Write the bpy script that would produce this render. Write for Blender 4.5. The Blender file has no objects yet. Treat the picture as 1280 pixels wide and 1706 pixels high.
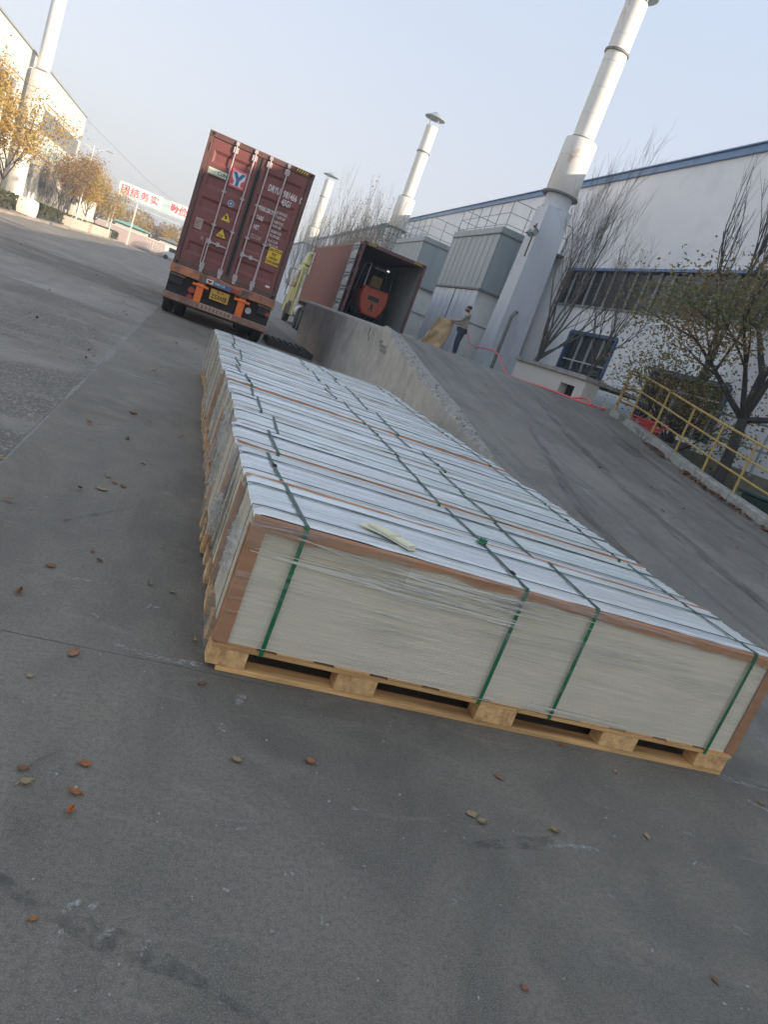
import bpy, math, random, bmesh
from mathutils import Vector, Matrix, noise
random.seed(11)
SC = bpy.context.scene
COL = SC.collection
R = math.radians
rnd = random.uniform

# ------------------------------------------------------------------ camera
cam_d = bpy.data.cameras.new('camera')
cam = bpy.data.objects.new('camera', cam_d); COL.objects.link(cam); SC.camera = cam
FPX, YAW, PITCH, ROLL, CAMH = 1234.96, 0.32768379, 0.22238155, 0.36476131, 1.36
fw = Vector((math.sin(YAW) * math.cos(PITCH), math.cos(YAW) * math.cos(PITCH), -math.sin(PITCH)))
r0 = Vector((math.cos(YAW), -math.sin(YAW), 0)); d0 = fw.cross(r0)
cr, sr = math.cos(ROLL), math.sin(ROLL)
rr = cr * r0 - sr * d0; dd = sr * r0 + cr * d0
cam.matrix_world = Matrix(((rr.x, -dd.x, -fw.x, 0), (rr.y, -dd.y, -fw.y, 0), (rr.z, -dd.z, -fw.z, CAMH), (0, 0, 0, 1)))
cam_d.sensor_fit = 'HORIZONTAL'; cam_d.sensor_width = 36; cam_d.lens = FPX / 1280 * 36
cam_d.clip_start = 0.05; cam_d.clip_end = 3000

# ------------------------------------------------------------------ sky, sun, exposure
SUN_EL, SUN_AZ = R(20), R(128)          # azimuth clockwise from +Y
SKY_STRENGTH, SUN_STRENGTH, EXPOSURE = 0.15, 3.2, 1.35
w = bpy.data.worlds.new('World'); SC.world = w; w.use_nodes = True
wn = w.node_tree; wn.nodes.clear()
sky = wn.nodes.new('ShaderNodeTexSky'); sky.sky_type = 'NISHITA'; sky.sun_disc = False
sky.sun_elevation = SUN_EL; sky.sun_rotation = SUN_AZ
sky.altitude = 0; sky.air_density = 1.0; sky.dust_density = 2.0; sky.ozone_density = 1.0
bg = wn.nodes.new('ShaderNodeBackground'); bg.inputs['Strength'].default_value = SKY_STRENGTH
wo = wn.nodes.new('ShaderNodeOutputWorld')
hs = wn.nodes.new('ShaderNodeHueSaturation'); hs.inputs['Saturation'].default_value = .45
tc = wn.nodes.new('ShaderNodeTexCoord'); sx = wn.nodes.new('ShaderNodeSeparateXYZ'); wn.links.new(tc.outputs['Generated'], sx.inputs[0])
mr = wn.nodes.new('ShaderNodeMapRange'); mr.inputs['From Min'].default_value = 0.; mr.inputs['From Max'].default_value = .55; wn.links.new(sx.outputs['Z'], mr.inputs[0])
hz = wn.nodes.new('ShaderNodeMix'); hz.data_type = 'RGBA'      # haze: grey-white low down, pale blue higher up
hz.inputs[6].default_value = (1.55, 1.47, 1.48, 1); hz.inputs[7].default_value = (1.50, 1.90, 2.55, 1); wn.links.new(mr.outputs[0], hz.inputs[0])
veil = wn.nodes.new('ShaderNodeMix'); veil.data_type = 'RGBA'; veil.inputs[0].default_value = .76     # thin even haze over the whole sky
wn.links.new(hz.outputs[2], veil.inputs[7])
wn.links.new(sky.outputs[0], hs.inputs['Color']); wn.links.new(hs.outputs[0], veil.inputs[6]); wn.links.new(veil.outputs[2], bg.inputs['Color'])
wn.links.new(bg.outputs[0], wo.inputs['Surface'])
sd = bpy.data.lights.new('sun', 'SUN'); sd.energy = SUN_STRENGTH; sd.angle = R(0.6); sd.color = (1.0, 0.86, 0.68)
sun = bpy.data.objects.new('sun', sd); COL.objects.link(sun)
sv = Vector((math.sin(SUN_AZ) * math.cos(SUN_EL), math.cos(SUN_AZ) * math.cos(SUN_EL), math.sin(SUN_EL)))
sun.rotation_euler = sv.to_track_quat('Z', 'Y').to_euler(); sun.location = sv * 60
vs = SC.view_settings
vs.view_transform = 'Standard'; vs.look = 'None'; vs.exposure = EXPOSURE; vs.gamma = 1; vs.use_curve_mapping = False
SC.render.engine = 'CYCLES'; SC.cycles.max_bounces = 6; SC.cycles.transparent_max_bounces = 12
SC.cycles.use_denoising = True; SC.cycles.sample_clamp_indirect = 6

# ------------------------------------------------------------------ node helpers
class G:
    def __init__(s, name):
        s.m = bpy.data.materials.new(name); s.m.use_nodes = True; s.t = s.m.node_tree; s.n = s.t.nodes
        s.b = s.n['Principled BSDF']; s.out = s.n['Material Output']
    def new(s, ty, **kw):
        n = s.n.new(ty)
        for k, v in kw.items(): setattr(n, k, v)
        return n
    def put(s, sock, v):
        if isinstance(v, bpy.types.NodeSocket): s.t.links.new(v, sock)
        elif v is not None:
            if sock.type == 'RGBA' and not hasattr(v, '__len__'): v = (v, v, v, 1)
            elif sock.type == 'RGBA' and len(v) == 3: v = (*v, 1)
            sock.default_value = v
    def coords(s, kind='Object'):
        if kind == 'World':
            return s.new('ShaderNodeNewGeometry').outputs['Position']
        return s.new('ShaderNodeTexCoord').outputs[kind]
    def rand(s): return s.new('ShaderNodeObjectInfo').outputs['Random']
    def mapping(s, vec, scale=(1, 1, 1), loc=(0, 0, 0), rot=(0, 0, 0)):
        n = s.new('ShaderNodeMapping'); s.put(n.inputs['Vector'], vec)
        s.put(n.inputs['Scale'], scale); s.put(n.inputs['Location'], loc); s.put(n.inputs['Rotation'], rot)
        return n.outputs[0]
    def noise(s, vec, scale=5, detail=6, rough=.55, dist=0):
        n = s.new('ShaderNodeTexNoise'); s.put(n.inputs['Vector'], vec)
        s.put(n.inputs['Scale'], scale); s.put(n.inputs['Detail'], detail); s.put(n.inputs['Roughness'], rough); s.put(n.inputs['Distortion'], dist)
        return n.outputs['Fac']
    def voro(s, vec, scale=5, feat='F1', out='Distance'):
        n = s.new('ShaderNodeTexVoronoi', feature=feat); s.put(n.inputs['Vector'], vec); s.put(n.inputs['Scale'], scale)
        return n.outputs[out]
    def step(s, fac, a, b, lo=0., hi=1.):
        n = s.new('ShaderNodeMapRange'); s.put(n.inputs['Value'], fac)
        for k, v in zip(('From Min', 'From Max', 'To Min', 'To Max'), (a, b, lo, hi)): s.put(n.inputs[k], v)
        return n.outputs[0]
    def mix(s, fac, a, b, mode='MIX'):
        n = s.new('ShaderNodeMix', data_type='RGBA', blend_type=mode)
        s.put(n.inputs[0], fac); s.put(n.inputs[6], a); s.put(n.inputs[7], b)
        return n.outputs[2]
    def math(s, op, a, b=0.):
        n = s.new('ShaderNodeMath', operation=op); s.put(n.inputs[0], a); s.put(n.inputs[1], b)
        return n.outputs[0]
    def bump(s, h, strength=.3, dist=.01):
        n = s.new('ShaderNodeBump'); s.put(n.inputs['Height'], h); s.put(n.inputs['Strength'], strength); s.put(n.inputs['Distance'], dist)
        s.put(s.b.inputs['Normal'], n.outputs[0])
    def set(s, **kw):
        for k, v in kw.items(): s.put(s.b.inputs[k.replace('_', ' ')], v)
        return s.m

def mul(c, k): return tuple(min(1, max(0, x * k)) for x in c)

def simple(name, c, rough=.7, var=.18, scale=6, bump=0., metal=0., c2=None, stretch=(1, 1, 1), rand=0., coords='Object',
           dirt=None, dirt_amt=.5, dirt_scale=2.5, dirt_lo=.55, dirt_hi=.75, bdist=.004, spec=.5):
    """base colour with grain, object-to-object variation and blotches of a second (dirt / rust) colour"""
    g = G(name); v = g.coords(coords)
    v = g.mapping(v, stretch)
    if rand:
        rn = g.new('ShaderNodeVectorMath', operation='ADD'); g.put(rn.inputs[0], v)
        cx = g.new('ShaderNodeCombineXYZ'); r_ = g.rand()
        g.put(cx.inputs[0], g.math('MULTIPLY', r_, 37.)); g.put(cx.inputs[1], g.math('MULTIPLY', r_, 91.)); g.put(cx.inputs[2], g.math('MULTIPLY', r_, 53.))
        g.put(rn.inputs[1], cx.outputs[0]); v = rn.outputs[0]
    f = g.noise(v, scale, 8, .6)
    col = g.mix(g.step(f, .3, .7), mul(c, 1 - var), c2 or mul(c, 1 + var))
    if rand:
        col = g.mix(1.0, col, g.mix(g.rand(), mul((1, 1, 1), 1 - rand), (1, 1, 1)), 'MULTIPLY')
    if dirt:
        d = g.noise(v, dirt_scale, 10, .65, .3)
        col = g.mix(g.step(d, dirt_lo, dirt_hi, 0, dirt_amt), col, dirt)
    g.set(Base_Color=col, Roughness=rough, Metallic=metal)
    g.put(g.b.inputs['Specular IOR Level'], spec)
    if bump: g.bump(f, bump, bdist)
    return g.m

# ------------------------------------------------------------------ mesh helpers
ORG = {}
class MB:
    def __init__(s): s.v = []; s.f = []; s.m = []
    def add(s, vs, fs, mi=0):
        o = len(s.v); s.v += [tuple(v) for v in vs]; s.f += [tuple(i + o for i in f) for f in fs]; s.m += [mi] * len(fs); return s
    def box(s, x0, x1, y0, y1, z0, z1, mi=0):
        vs = [(x, y, z) for z in (z0, z1) for y in (y0, y1) for x in (x0, x1)]
        return s.add(vs, [(0, 2, 3, 1), (4, 5, 7, 6), (0, 1, 5, 4), (2, 6, 7, 3), (0, 4, 6, 2), (1, 3, 7, 5)], mi)
    def obox(s, c, size, mat=None, mi=0):
        mat = mat or Matrix.Identity(3); hx, hy, hz = [q / 2 for q in size]; c = Vector(c)
        vs = [c + mat @ Vector((x, y, z)) for z in (-hz, hz) for y in (-hy, hy) for x in (-hx, hx)]
        return s.add(vs, [(0, 2, 3, 1), (4, 5, 7, 6), (0, 1, 5, 4), (2, 6, 7, 3), (0, 4, 6, 2), (1, 3, 7, 5)], mi)
    def bar(s, a, b, w, h=None, up=(0, 0, 1), mi=0):
        a = Vector(a); b = Vector(b); d = b - a; L = d.length; z = d.normalized(); u = Vector(up)
        if abs(z.dot(u)) > .98: u = Vector((0, 1, 0))
        x = u.cross(z).normalized(); y = z.cross(x)
        return s.obox((a + b) / 2, (w, h or w, L), Matrix((x, y, z)).transposed(), mi)
    def prism(s, pts, axis, a, b, mi=0):
        """polygon in the other two axes (order x,y,z without axis) extruded from a to b"""
        def P(p, t):
            return (t, p[0], p[1]) if axis == 0 else (p[0], t, p[1]) if axis == 1 else (p[0], p[1], t)
        n = len(pts); vs = [P(p, a) for p in pts] + [P(p, b) for p in pts]
        fs = [tuple(range(n)), tuple(range(2 * n - 1, n - 1, -1))] + [(i, i + n, (i + 1) % n + n, (i + 1) % n) for i in range(n)]
        return s.add(vs, fs, mi)
    def tube(s, pts, r, n=6, caps=True, mi=0):
        pts = [Vector(p) for p in pts]; rs = r if hasattr(r, '__len__') else [r] * len(pts); vs = []; x = None
        for i, p in enumerate(pts):
            d = (pts[min(i + 1, len(pts) - 1)] - pts[max(i - 1, 0)])
            d = d.normalized() if d.length > 1e-9 else Vector((0, 0, 1))
            if x is None: x = d.orthogonal().normalized()
            x = (x - d * x.dot(d)); x = x.normalized() if x.length > 1e-6 else d.orthogonal().normalized()
            y = d.cross(x)
            for k in range(n):
                a = 2 * math.pi * k / n; vs.append(p + (x * math.cos(a) + y * math.sin(a)) * rs[i])
        fs = [(i * n + k, i * n + (k + 1) % n, (i + 1) * n + (k + 1) % n, (i + 1) * n + k) for i in range(len(pts) - 1) for k in range(n)]
        if caps: fs += [tuple(range(n - 1, -1, -1)), tuple((len(pts) - 1) * n + k for k in range(n))]
        return s.add(vs, fs, mi)
    def lathe(s, prof, c=(0, 0, 0), axis='Z', n=20, mi=0, caps=True):
        vs = []
        for (r_, h) in prof:
            for k in range(n):
                a = 2 * math.pi * k / n; x, y = r_ * math.cos(a), r_ * math.sin(a)
                p = (x, y, h) if axis == 'Z' else (h, x, y) if axis == 'X' else (y, h, x)
                vs.append((c[0] + p[0], c[1] + p[1], c[2] + p[2]))
        fs = [(i * n + k, i * n + (k + 1) % n, (i + 1) * n + (k + 1) % n, (i + 1) * n + k) for i in range(len(prof) - 1) for k in range(n)]
        if caps: fs += [tuple(range(n - 1, -1, -1)), tuple((len(prof) - 1) * n + k for k in range(n))]
        return s.add(vs, fs, mi)
    def grid(s, nx, ny, fn, mi=0):
        vs = [fn(i / nx, j / ny) for j in range(ny + 1) for i in range(nx + 1)]
        fs = [(j * (nx + 1) + i, j * (nx + 1) + i + 1, (j + 1) * (nx + 1) + i + 1, (j + 1) * (nx + 1) + i) for j in range(ny) for i in range(nx)]
        return s.add(vs, fs, mi)
    def quad(s, a, b, c, d, mi=0): return s.add([a, b, c, d], [(0, 1, 2, 3)], mi)
    def build(s, name, mat, parent=None, smooth=False, bevel=0., local=False, solid=0., tri_fix=True, **props):
        o3 = (ORG[parent.name] if parent else Vector()) if not local else Vector()
        me = bpy.data.meshes.new(name)
        me.from_pydata([(x - o3[0], y - o3[1], z - o3[2]) for x, y, z in s.v], [], s.f)
        mats = mat if isinstance(mat, (list, tuple)) else [mat]
        for q in mats: me.materials.append(q)
        if any(s.m): me.polygons.foreach_set('material_index', s.m)
        if tri_fix:
            bm = bmesh.new(); bm.from_mesh(me); bmesh.ops.recalc_face_normals(bm, faces=bm.faces); bm.to_mesh(me); bm.free()
        if smooth: me.shade_smooth(); me.set_sharp_from_angle(angle=R(40))
        me.update()
        o = bpy.data.objects.new(name, me); COL.objects.link(o)
        if parent: o.parent = parent
        ORG[o.name] = ORG[parent.name] if parent else Vector()
        if bevel:
            b = o.modifiers.new('bevel', 'BEVEL'); b.width = bevel; b.segments = 2; b.limit_method = 'ANGLE'; b.angle_limit = R(40)
        if solid:
            b = o.modifiers.new('solid', 'SOLIDIFY'); b.thickness = solid; b.offset = 0
        for k, v_ in props.items(): o[k] = v_
        return o

def tag(o, label, cat, group=None):
    o['label'] = label; o['category'] = cat
    if group: o['group'] = group
    return o
def thing(name, loc, label, cat, group=None):
    o = bpy.data.objects.new(name, None); o.empty_display_size = .2; o.location = loc; COL.objects.link(o)
    ORG[o.name] = Vector(loc); return tag(o, label, cat, group)
def struct(o): o['kind'] = 'structure'; return o
def copy_tree(root, loc=None, rotz=None, label=None, group=None):
    def cp(o, parent):
        c = o.copy(); COL.objects.link(c)
        if parent is not None: c.parent = parent
        for ch in KIDS.get(o.name, ()): cp(ch, c)
        return c
    KIDS = {}
    for o in bpy.data.objects:
        if o.parent: KIDS.setdefault(o.parent.name, []).append(o)
    c = cp(root, None)
    if loc is not None: c.location = loc
    if rotz is not None: c.rotation_euler = (0, 0, rotz)
    if label: c['label'] = label
    if group: c['group'] = group
    return c

def text(body, size, mat, parent, name='lettering', pos=(0, 0, 0), xdir=(1, 0, 0), ydir=(0, 0, 1), align='LEFT', thick=.001, xs=1., bold=0.):
    """flat print: a real string turned into a thin mesh"""
    cu = bpy.data.curves.new('tmp', 'FONT'); cu.body = body; cu.size = size; cu.align_x = align; cu.align_y = 'CENTER'; cu.extrude = thick
    cu.offset = bold; cu.resolution_u = 2
    to = bpy.data.objects.new('tmp', cu); COL.objects.link(to)
    dg = bpy.context.evaluated_depsgraph_get(); dg.update()
    me = bpy.data.meshes.new_from_object(to.evaluated_get(dg))
    bpy.data.objects.remove(to); bpy.data.curves.remove(cu)
    X = Vector(xdir).normalized() * xs; Y = Vector(ydir).normalized(); Z = Vector(xdir).normalized().cross(Y); p = Vector(pos)
    mb = MB(); mb.add([p + X * q.co.x + Y * q.co.y + Z * q.co.z for q in me.vertices], [tuple(f.vertices) for f in me.polygons])
    bpy.data.meshes.remove(me)
    return mb.build(name, mat, parent, tri_fix=False)

# ------------------------------------------------------------------ materials
def concrete_ground(name, base, warm, rough_agg=0., streak=None, crack=.0, scale=1.):
    g = G(name); p = g.coords('World')
    big = g.noise(p, .35, 6, .6, .4); mid = g.noise(p, 2.2 * scale, 8, .62, .5); fine = g.noise(p, 60, 4, .7); grit = g.noise(p, 260, 2, .6)
    col = g.mix(g.step(big, .38, .62), mul(base, .70), mul(base, 1.16))
    col = g.mix(g.step(mid, .42, .62, 0, .6), col, warm)
    dark = g.noise(g.mapping(p, (1, .45, 1), (3, 7, 0)), .9, 9, .68, .8)
    col = g.mix(g.step(dark, .50, .64, 0, .7), col, mul(base, .55))
    worn = g.noise(g.mapping(p, (1, .7, 1), (21, 13, 0)), .75, 11, .7, .7)
    col = g.mix(g.step(worn, .50, .62, 0, .45), col, mul(warm, 1.15))
    chalk = g.noise(g.mapping(p, (1, 2.6, 1), (11, 2, 0), (0, 0, .6)), 1.7, 12, .72, 1.2)
    col = g.mix(g.step(chalk, .55, .68, 0, .38), col, mul(warm, 1.4))
    col = g.mix(g.step(fine, .44, .60, 0, .45), col, mul(base, .55))
    col = g.mix(g.step(grit, .52, .62, 0, .45), col, mul(warm, 1.6))
    speck = g.voro(p, 26)
    keep = g.noise(p, 9, 2)
    col = g.mix(g.math('MULTIPLY', g.step(speck, .05, .09, .75, 0), g.step(keep, .58, .62)), col, mul(warm, 2.2))
    h = g.math('ADD', g.math('MULTIPLY', fine, .5), g.math('MULTIPLY', grit, .35))
    if streak:
        st = g.noise(g.mapping(p, streak, (1, 0, 0)), 1.0, 8, .6, .15)
        col = g.mix(g.step(st, .5, .72, 0, .6), col, mul(base, .5))
        st2 = g.noise(g.mapping(p, streak, (9, 4, 0)), 1.6, 8, .62, .1)
        col = g.mix(g.step(st2, .6, .75, 0, .35), col, mul(warm, 1.5))
    if rough_agg:
        ag = g.voro(g.mapping(p, (1, 1, .2)), 34); m = g.step(g.noise(p, .9, 5, .6, .6), .42, .56)
        agc = g.mix(g.step(ag, .1, .5), mul(warm, 1.3), mul(base, .72))
        col = g.mix(g.math('MULTIPLY', m, rough_agg), col, agc)
        h = g.math('ADD', h, g.math('MULTIPLY', g.math('MULTIPLY', ag, m), -2.2))
    if crack:
        cv = g.new('ShaderNodeTexVoronoi', feature='DISTANCE_TO_EDGE'); cv.inputs['Scale'].default_value = .33
        dn = g.new('ShaderNodeTexNoise'); g.put(dn.inputs['Vector'], p); dn.inputs['Scale'].default_value = 1.6; dn.inputs['Detail'].default_value = 8
        va = g.new('ShaderNodeVectorMath', operation='SCALE'); g.put(va.inputs[0], dn.outputs['Color']); va.inputs['Scale'].default_value = .9
        vb = g.new('ShaderNodeVectorMath', operation='ADD'); g.put(vb.inputs[0], p); g.put(vb.inputs[1], va.outputs[0]); g.put(cv.inputs['Vector'], vb.outputs[0])
        cm = g.math('MULTIPLY', g.step(cv.outputs['Distance'], .002, .008, 1, 0), g.step(g.noise(p, .7, 3), .5, .6))
        col = g.mix(g.math('MULTIPLY', cm, crack), col, mul(base, .4)); h = g.math('SUBTRACT', h, cm)
    g.bump(h, .9, .008)
    g.put(g.b.inputs['Specular IOR Level'], .35)
    return g.set(Base_Color=col, Roughness=g.step(mid, .3, .7, .7, .92))

GREY = (.163, .147, .122); WARM = (.232, .204, .160)
m_slab = concrete_ground('slab_concrete', GREY, WARM, crack=.0)
m_rough = concrete_ground('worn_slab_concrete', mul(GREY, 1.15), (.30, .265, .225), rough_agg=.8)
m_road = concrete_ground('road_concrete', (.265, .24, .21), (.32, .29, .25), rough_agg=.3)
m_ramp = concrete_ground('ramp_concrete', (.182, .168, .145), (.238, .215, .18), streak=(3.2, .16, .3))
m_pave = concrete_ground('sidewalk_concrete', (.36, .31, .27), (.42, .34, .28))
m_joint = simple('joint_filler', (.24, .23, .20), .95, .3, 30, .6, coords='World')
m_soil = simple('soil', (.075, .07, .055), .95, .4, 6, .8, coords='World', dirt=(.11, .08, .05), dirt_scale=9)
m_kerb = simple('kerb_concrete', (.33, .325, .295), .9, .25, 9, .5, dirt=(.10, .105, .08), dirt_amt=.75, dirt_scale=3, dirt_lo=.48, dirt_hi=.66, coords='World')
m_rwall = simple('cement_render', (.45, .425, .375), .92, .16, 3, .5, dirt=(.23, .23, .205), dirt_amt=.7, dirt_scale=1.1, dirt_lo=.48, dirt_hi=.7, coords='World', bdist=.006)
m_rim = simple('broken_cement', (.32, .295, .255), .95, .4, 22, 1., dirt=(.19, .185, .165), dirt_amt=.6, dirt_scale=7, dirt_lo=.46, dirt_hi=.6, coords='World', bdist=.02)

m_plaster = simple('wall_plaster', (.78, .79, .80), .85, .03, 1.2, .08, dirt=(.42, .43, .43), dirt_amt=.5, dirt_scale=.5, dirt_lo=.5, dirt_hi=.85, coords='World')
m_plaster_w = simple('cream_wall_plaster', (.60, .575, .51), .85, .04, 2, .08, coords='World')
m_blue = simple('blue_trim_paint', (.13, .22, .38), .45, .12, 3, .05)
m_blueframe = simple('blue_frame_paint', (.04, .075, .17), .45, .15, 5, .05)
m_glass = G('window_glass'); m_glass = m_glass.set(Base_Color=(.028, .032, .036), Roughness=.12, Metallic=0.)
m_alu = simple('grey_window_bar', (.46, .46, .45), .5, .1, 8)
m_steelbox = simple('galvanised_sheet', (.31, .36, .365), .48, .12, 2.5, .05, metal=.0, stretch=(1, 1, .15), dirt=(.20, .21, .20), dirt_amt=.6, dirt_scale=1.6, coords='World', rand=.08)
m_steellow = simple('pale_corrugated_sheet', (.66, .70, .74), .45, .1, 3, .05, stretch=(1, 1, .2), coords='World', rand=.12)
m_boxconc = simple('pale_painted_concrete', (.64, .66, .63), .85, .08, 2, .15, dirt=(.28, .29, .28), dirt_amt=.6, dirt_scale=1.2, coords='World')
m_stack = simple('chimney_paint', (.68, .66, .61), .55, .05, 2, .05, stretch=(1, 1, .25), dirt=(.46, .25, .13), dirt_amt=.85, dirt_scale=1.6, dirt_lo=.585, dirt_hi=.66, coords='World')
m_stackclean = simple('white_chimney_paint', (.68, .66, .61), .55, .05, 2, .05, stretch=(1, 1, .25), coords='World')
m_capsteel = simple('grey_cap_steel', (.26, .29, .30), .6, .15, 9, .1)
m_ring = simple('flange_steel', (.16, .16, .15), .6, .2, 9, .1, dirt=(.16, .09, .06), dirt_amt=.5)
m_duct = simple('duct_sheet', (.54, .575, .61), .55, .1, 1.4, .06, stretch=(1, 1, .3), dirt=(.33, .33, .32), dirt_amt=.6, dirt_scale=1.3, coords='World')
m_rust = simple('rusty_steel', (.16, .10, .07), .8, .35, 10, .3, dirt=(.07, .05, .045), dirt_amt=.6)
m_rail = simple('grey_rail_steel', (.28, .30, .30), .5, .2, 10)
m_greenrail = simple('green_rail_paint', (.16, .24, .20), .5, .2, 10)
m_yellow = simple('worn_yellow_paint', (.46, .33, .10), .55, .2, 14, .1, dirt=(.36, .20, .11), dirt_amt=.7, dirt_scale=7, coords='World')
m_dark = simple('dark_void', (.012, .012, .013), .9, .2, 4)

m_cont = simple('container_red_paint', (.205, .064, .056), .52, .10, 3, .08, dirt=(.10, .045, .035), dirt_amt=.6, dirt_scale=2.2, dirt_lo=.5, dirt_hi=.75, coords='World')
m_contdk = simple('container_frame_paint', (.13, .06, .05), .55, .15, 5, .1, dirt=(.06, .035, .03), dirt_amt=.7, coords='World')
m_cont2 = simple('container_side_paint', (.205, .078, .064), .55, .1, 3, .08, dirt=(.14, .06, .045), dirt_amt=.6, coords='World')
m_door2 = simple('grey_door_paint', (.30, .335, .33), .5, .12, 4, .1, dirt=(.16, .16, .15), dirt_amt=.6, coords='World')
m_inside = simple('container_inside_paint', (.27, .28, .26), .6, .12, 3, .05, dirt=(.15, .15, .13), dirt_amt=.6, coords='World')
m_plyfloor = simple('plywood_floor', (.16, .10, .06), .75, .3, 6, .2)
m_rod = simple('galvanised_rod', (.47, .40, .39), .5, .15, 14, .1, dirt=(.24, .14, .12), dirt_amt=.6, dirt_scale=6)
m_gasket = simple('rubber_gasket', (.06, .045, .04), .7, .2, 8)
m_ink = simple('white_stencil_paint', (.72, .68, .65), .7, .12, 30, dirt=(.3, .14, .13), dirt_amt=.6, dirt_scale=25, coords='World')
m_inkfaint = simple('worn_stencil_paint', (.5, .42, .40), .7, .2, 40, dirt=(.2, .08, .075), dirt_amt=.9, dirt_scale=30, dirt_lo=.42, coords='World')
m_black = simple('black_print', (.015, .015, .015), .6, .1, 20)
m_sticky = simple('yellow_sticker', (.72, .47, .03), .5, .06, 9)
m_stickw = simple('white_sticker', (.70, .72, .66), .5, .06, 9)
m_stickpale = simple('pale_green_sticker', (.62, .70, .56), .5, .06, 9)
m_pink = simple('pink_red_print', (.62, .10, .13), .5, .06, 9)
m_logoblue = simple('logo_blue_print', (.05, .14, .30), .5, .06, 9)
m_tan = simple('tan_plate', (.40, .30, .24), .6, .2, 20)
m_trailer = simple('weathered_orange_paint', (.52, .19, .085), .65, .25, 7, .2, dirt=(.13, .085, .07), dirt_amt=.8, dirt_scale=4, dirt_lo=.42, dirt_hi=.66, coords='World')
m_orange = simple('bright_orange_paint', (.80, .17, .02), .45, .12, 6, .1, dirt=(.45, .10, .03), dirt_amt=.5, coords='World')
m_bumper = simple('muddy_bumper_paint', (.24, .12, .085), .75, .25, 9, .3, dirt=(.27, .21, .16), dirt_amt=.8, dirt_scale=5, dirt_lo=.45, dirt_hi=.6, coords='World')
m_tyre = simple('tyre_rubber', (.028, .027, .026), .85, .25, 12, .3, dirt=(.09, .085, .075), dirt_amt=.5)
m_chassis = simple('dark_chassis', (.03, .027, .026), .75, .3, 6, .2, coords='World')
m_plate = simple('licence_yellow', (.62, .36, .045), .45, .1, 12)
m_redlamp = simple('red_lamp_lens', (.35, .05, .03), .25, .1, 12)
m_cab = simple('pale_yellow_green_cab_paint', (.40, .41, .15), .42, .08, 3, .05, dirt=(.28, .28, .15), dirt_amt=.5, coords='World')
m_cabw = simple('grimy_cream_plastic', (.40, .39, .31), .55, .12, 4)
m_fork = simple('forklift_orange_red', (.55, .095, .045), .45, .14, 4, .08, dirt=(.24, .06, .035), dirt_amt=.6, coords='World')
m_forkdk = simple('forklift_black', (.022, .022, .024), .5, .2, 6)
m_seat = simple('dull_yellow_plastic', (.24, .17, .06), .6, .15, 8)
m_lamp = G('lit_work_lamp'); m_lamp.set(Base_Color=(.9, .9, .85)); m_lamp.put(m_lamp.b.inputs['Emission Color'], (1, .97, .9)); m_lamp.put(m_lamp.b.inputs['Emission Strength'], 1.2); m_lamp = m_lamp.m

m_wood = simple('pallet_pine', (.76, .44, .175), .75, .34, 7, .5, stretch=(.35, 5, 5), rand=.3, dirt=(.30, .15, .07), dirt_amt=.75, dirt_scale=2.2, dirt_lo=.5, dirt_hi=.66, bdist=.003)
m_wood_b = simple('pallet_block_pine', (.80, .48, .205), .75, .3, 7, .4, stretch=(4, 1, 4), rand=.25, dirt=(.36, .18, .08), dirt_amt=.65, dirt_scale=5, dirt_lo=.5, dirt_hi=.64, bdist=.003)
m_board = simple('board_edge', (.75, .68, .54), .9, .10, 8, .2, stretch=(.5, 1, 14), bdist=.001)
m_palecard = simple('pale_edge_card', (.62, .585, .53), .7, .14, 7, .2, stretch=(.4, 3, 3), rand=.12, bdist=.003)
m_kraft = simple('brown_kraft_card', (.46, .23, .12), .6, .22, 7, .5, stretch=(.4, 3, 3), rand=.12, bdist=.003)
m_strap = simple('green_strap', (.012, .155, .068), .38, .2, 30, .1)
m_strapdk = simple('dusty_green_strap', (.035, .075, .062), .5, .3, 25, .1, coords='World')
m_paperw = simple('white_paper', (.74, .73, .66), .6, .05, 20)
m_papery = simple('cream_paper', (.70, .66, .42), .6, .08, 20)

def film_top():
    """stretch film over pale boards: streaks run along the pallet, glossy"""
    g = G('wrapped_top_film'); p = g.coords('World'); o = g.coords('Object')
    st = g.noise(g.mapping(p, (.35, 24, 1)), 1.0, 9, .62, .25); st2 = g.noise(g.mapping(p, (.9, 70, 1)), 1.0, 6, .6, .2)
    wr = g.noise(g.mapping(p, (1.4, 3.2, 1), (0, 0, 0), (0, 0, .3)), 3.0, 10, .65, 1.4)
    hue = g.noise(g.mapping(p, (.5, 5.0, 1)), 1.1, 3)
    col = g.mix(g.step(hue, .4, .62), (.57, .565, .555), (.53, .59, .53))
    col = g.mix(g.step(g.noise(g.mapping(p, (.3, 3.1, 1), (5, 5, 0)), 1.2, 3), .52, .66, 0, .7), col, (.62, .59, .54))
    col = g.mix(g.step(st, .48, .60, 0, .7), col, (.80, .80, .80))
    col = g.mix(g.step(st2, .50, .62, 0, .6), col, (.30, .33, .335))
    col = g.mix(g.step(wr, .52, .66, 0, .35), col, (.80, .80, .80))
    g.put(g.b.inputs['Coat Weight'], .45); g.put(g.b.inputs['Coat Roughness'], .28)
    g.bump(g.math('ADD', g.math('MULTIPLY', st, 1.0), g.math('MULTIPLY', wr, .8)), .5, .006)
    return g.set(Base_Color=col, Roughness=.45)
m_film = film_top()

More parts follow.
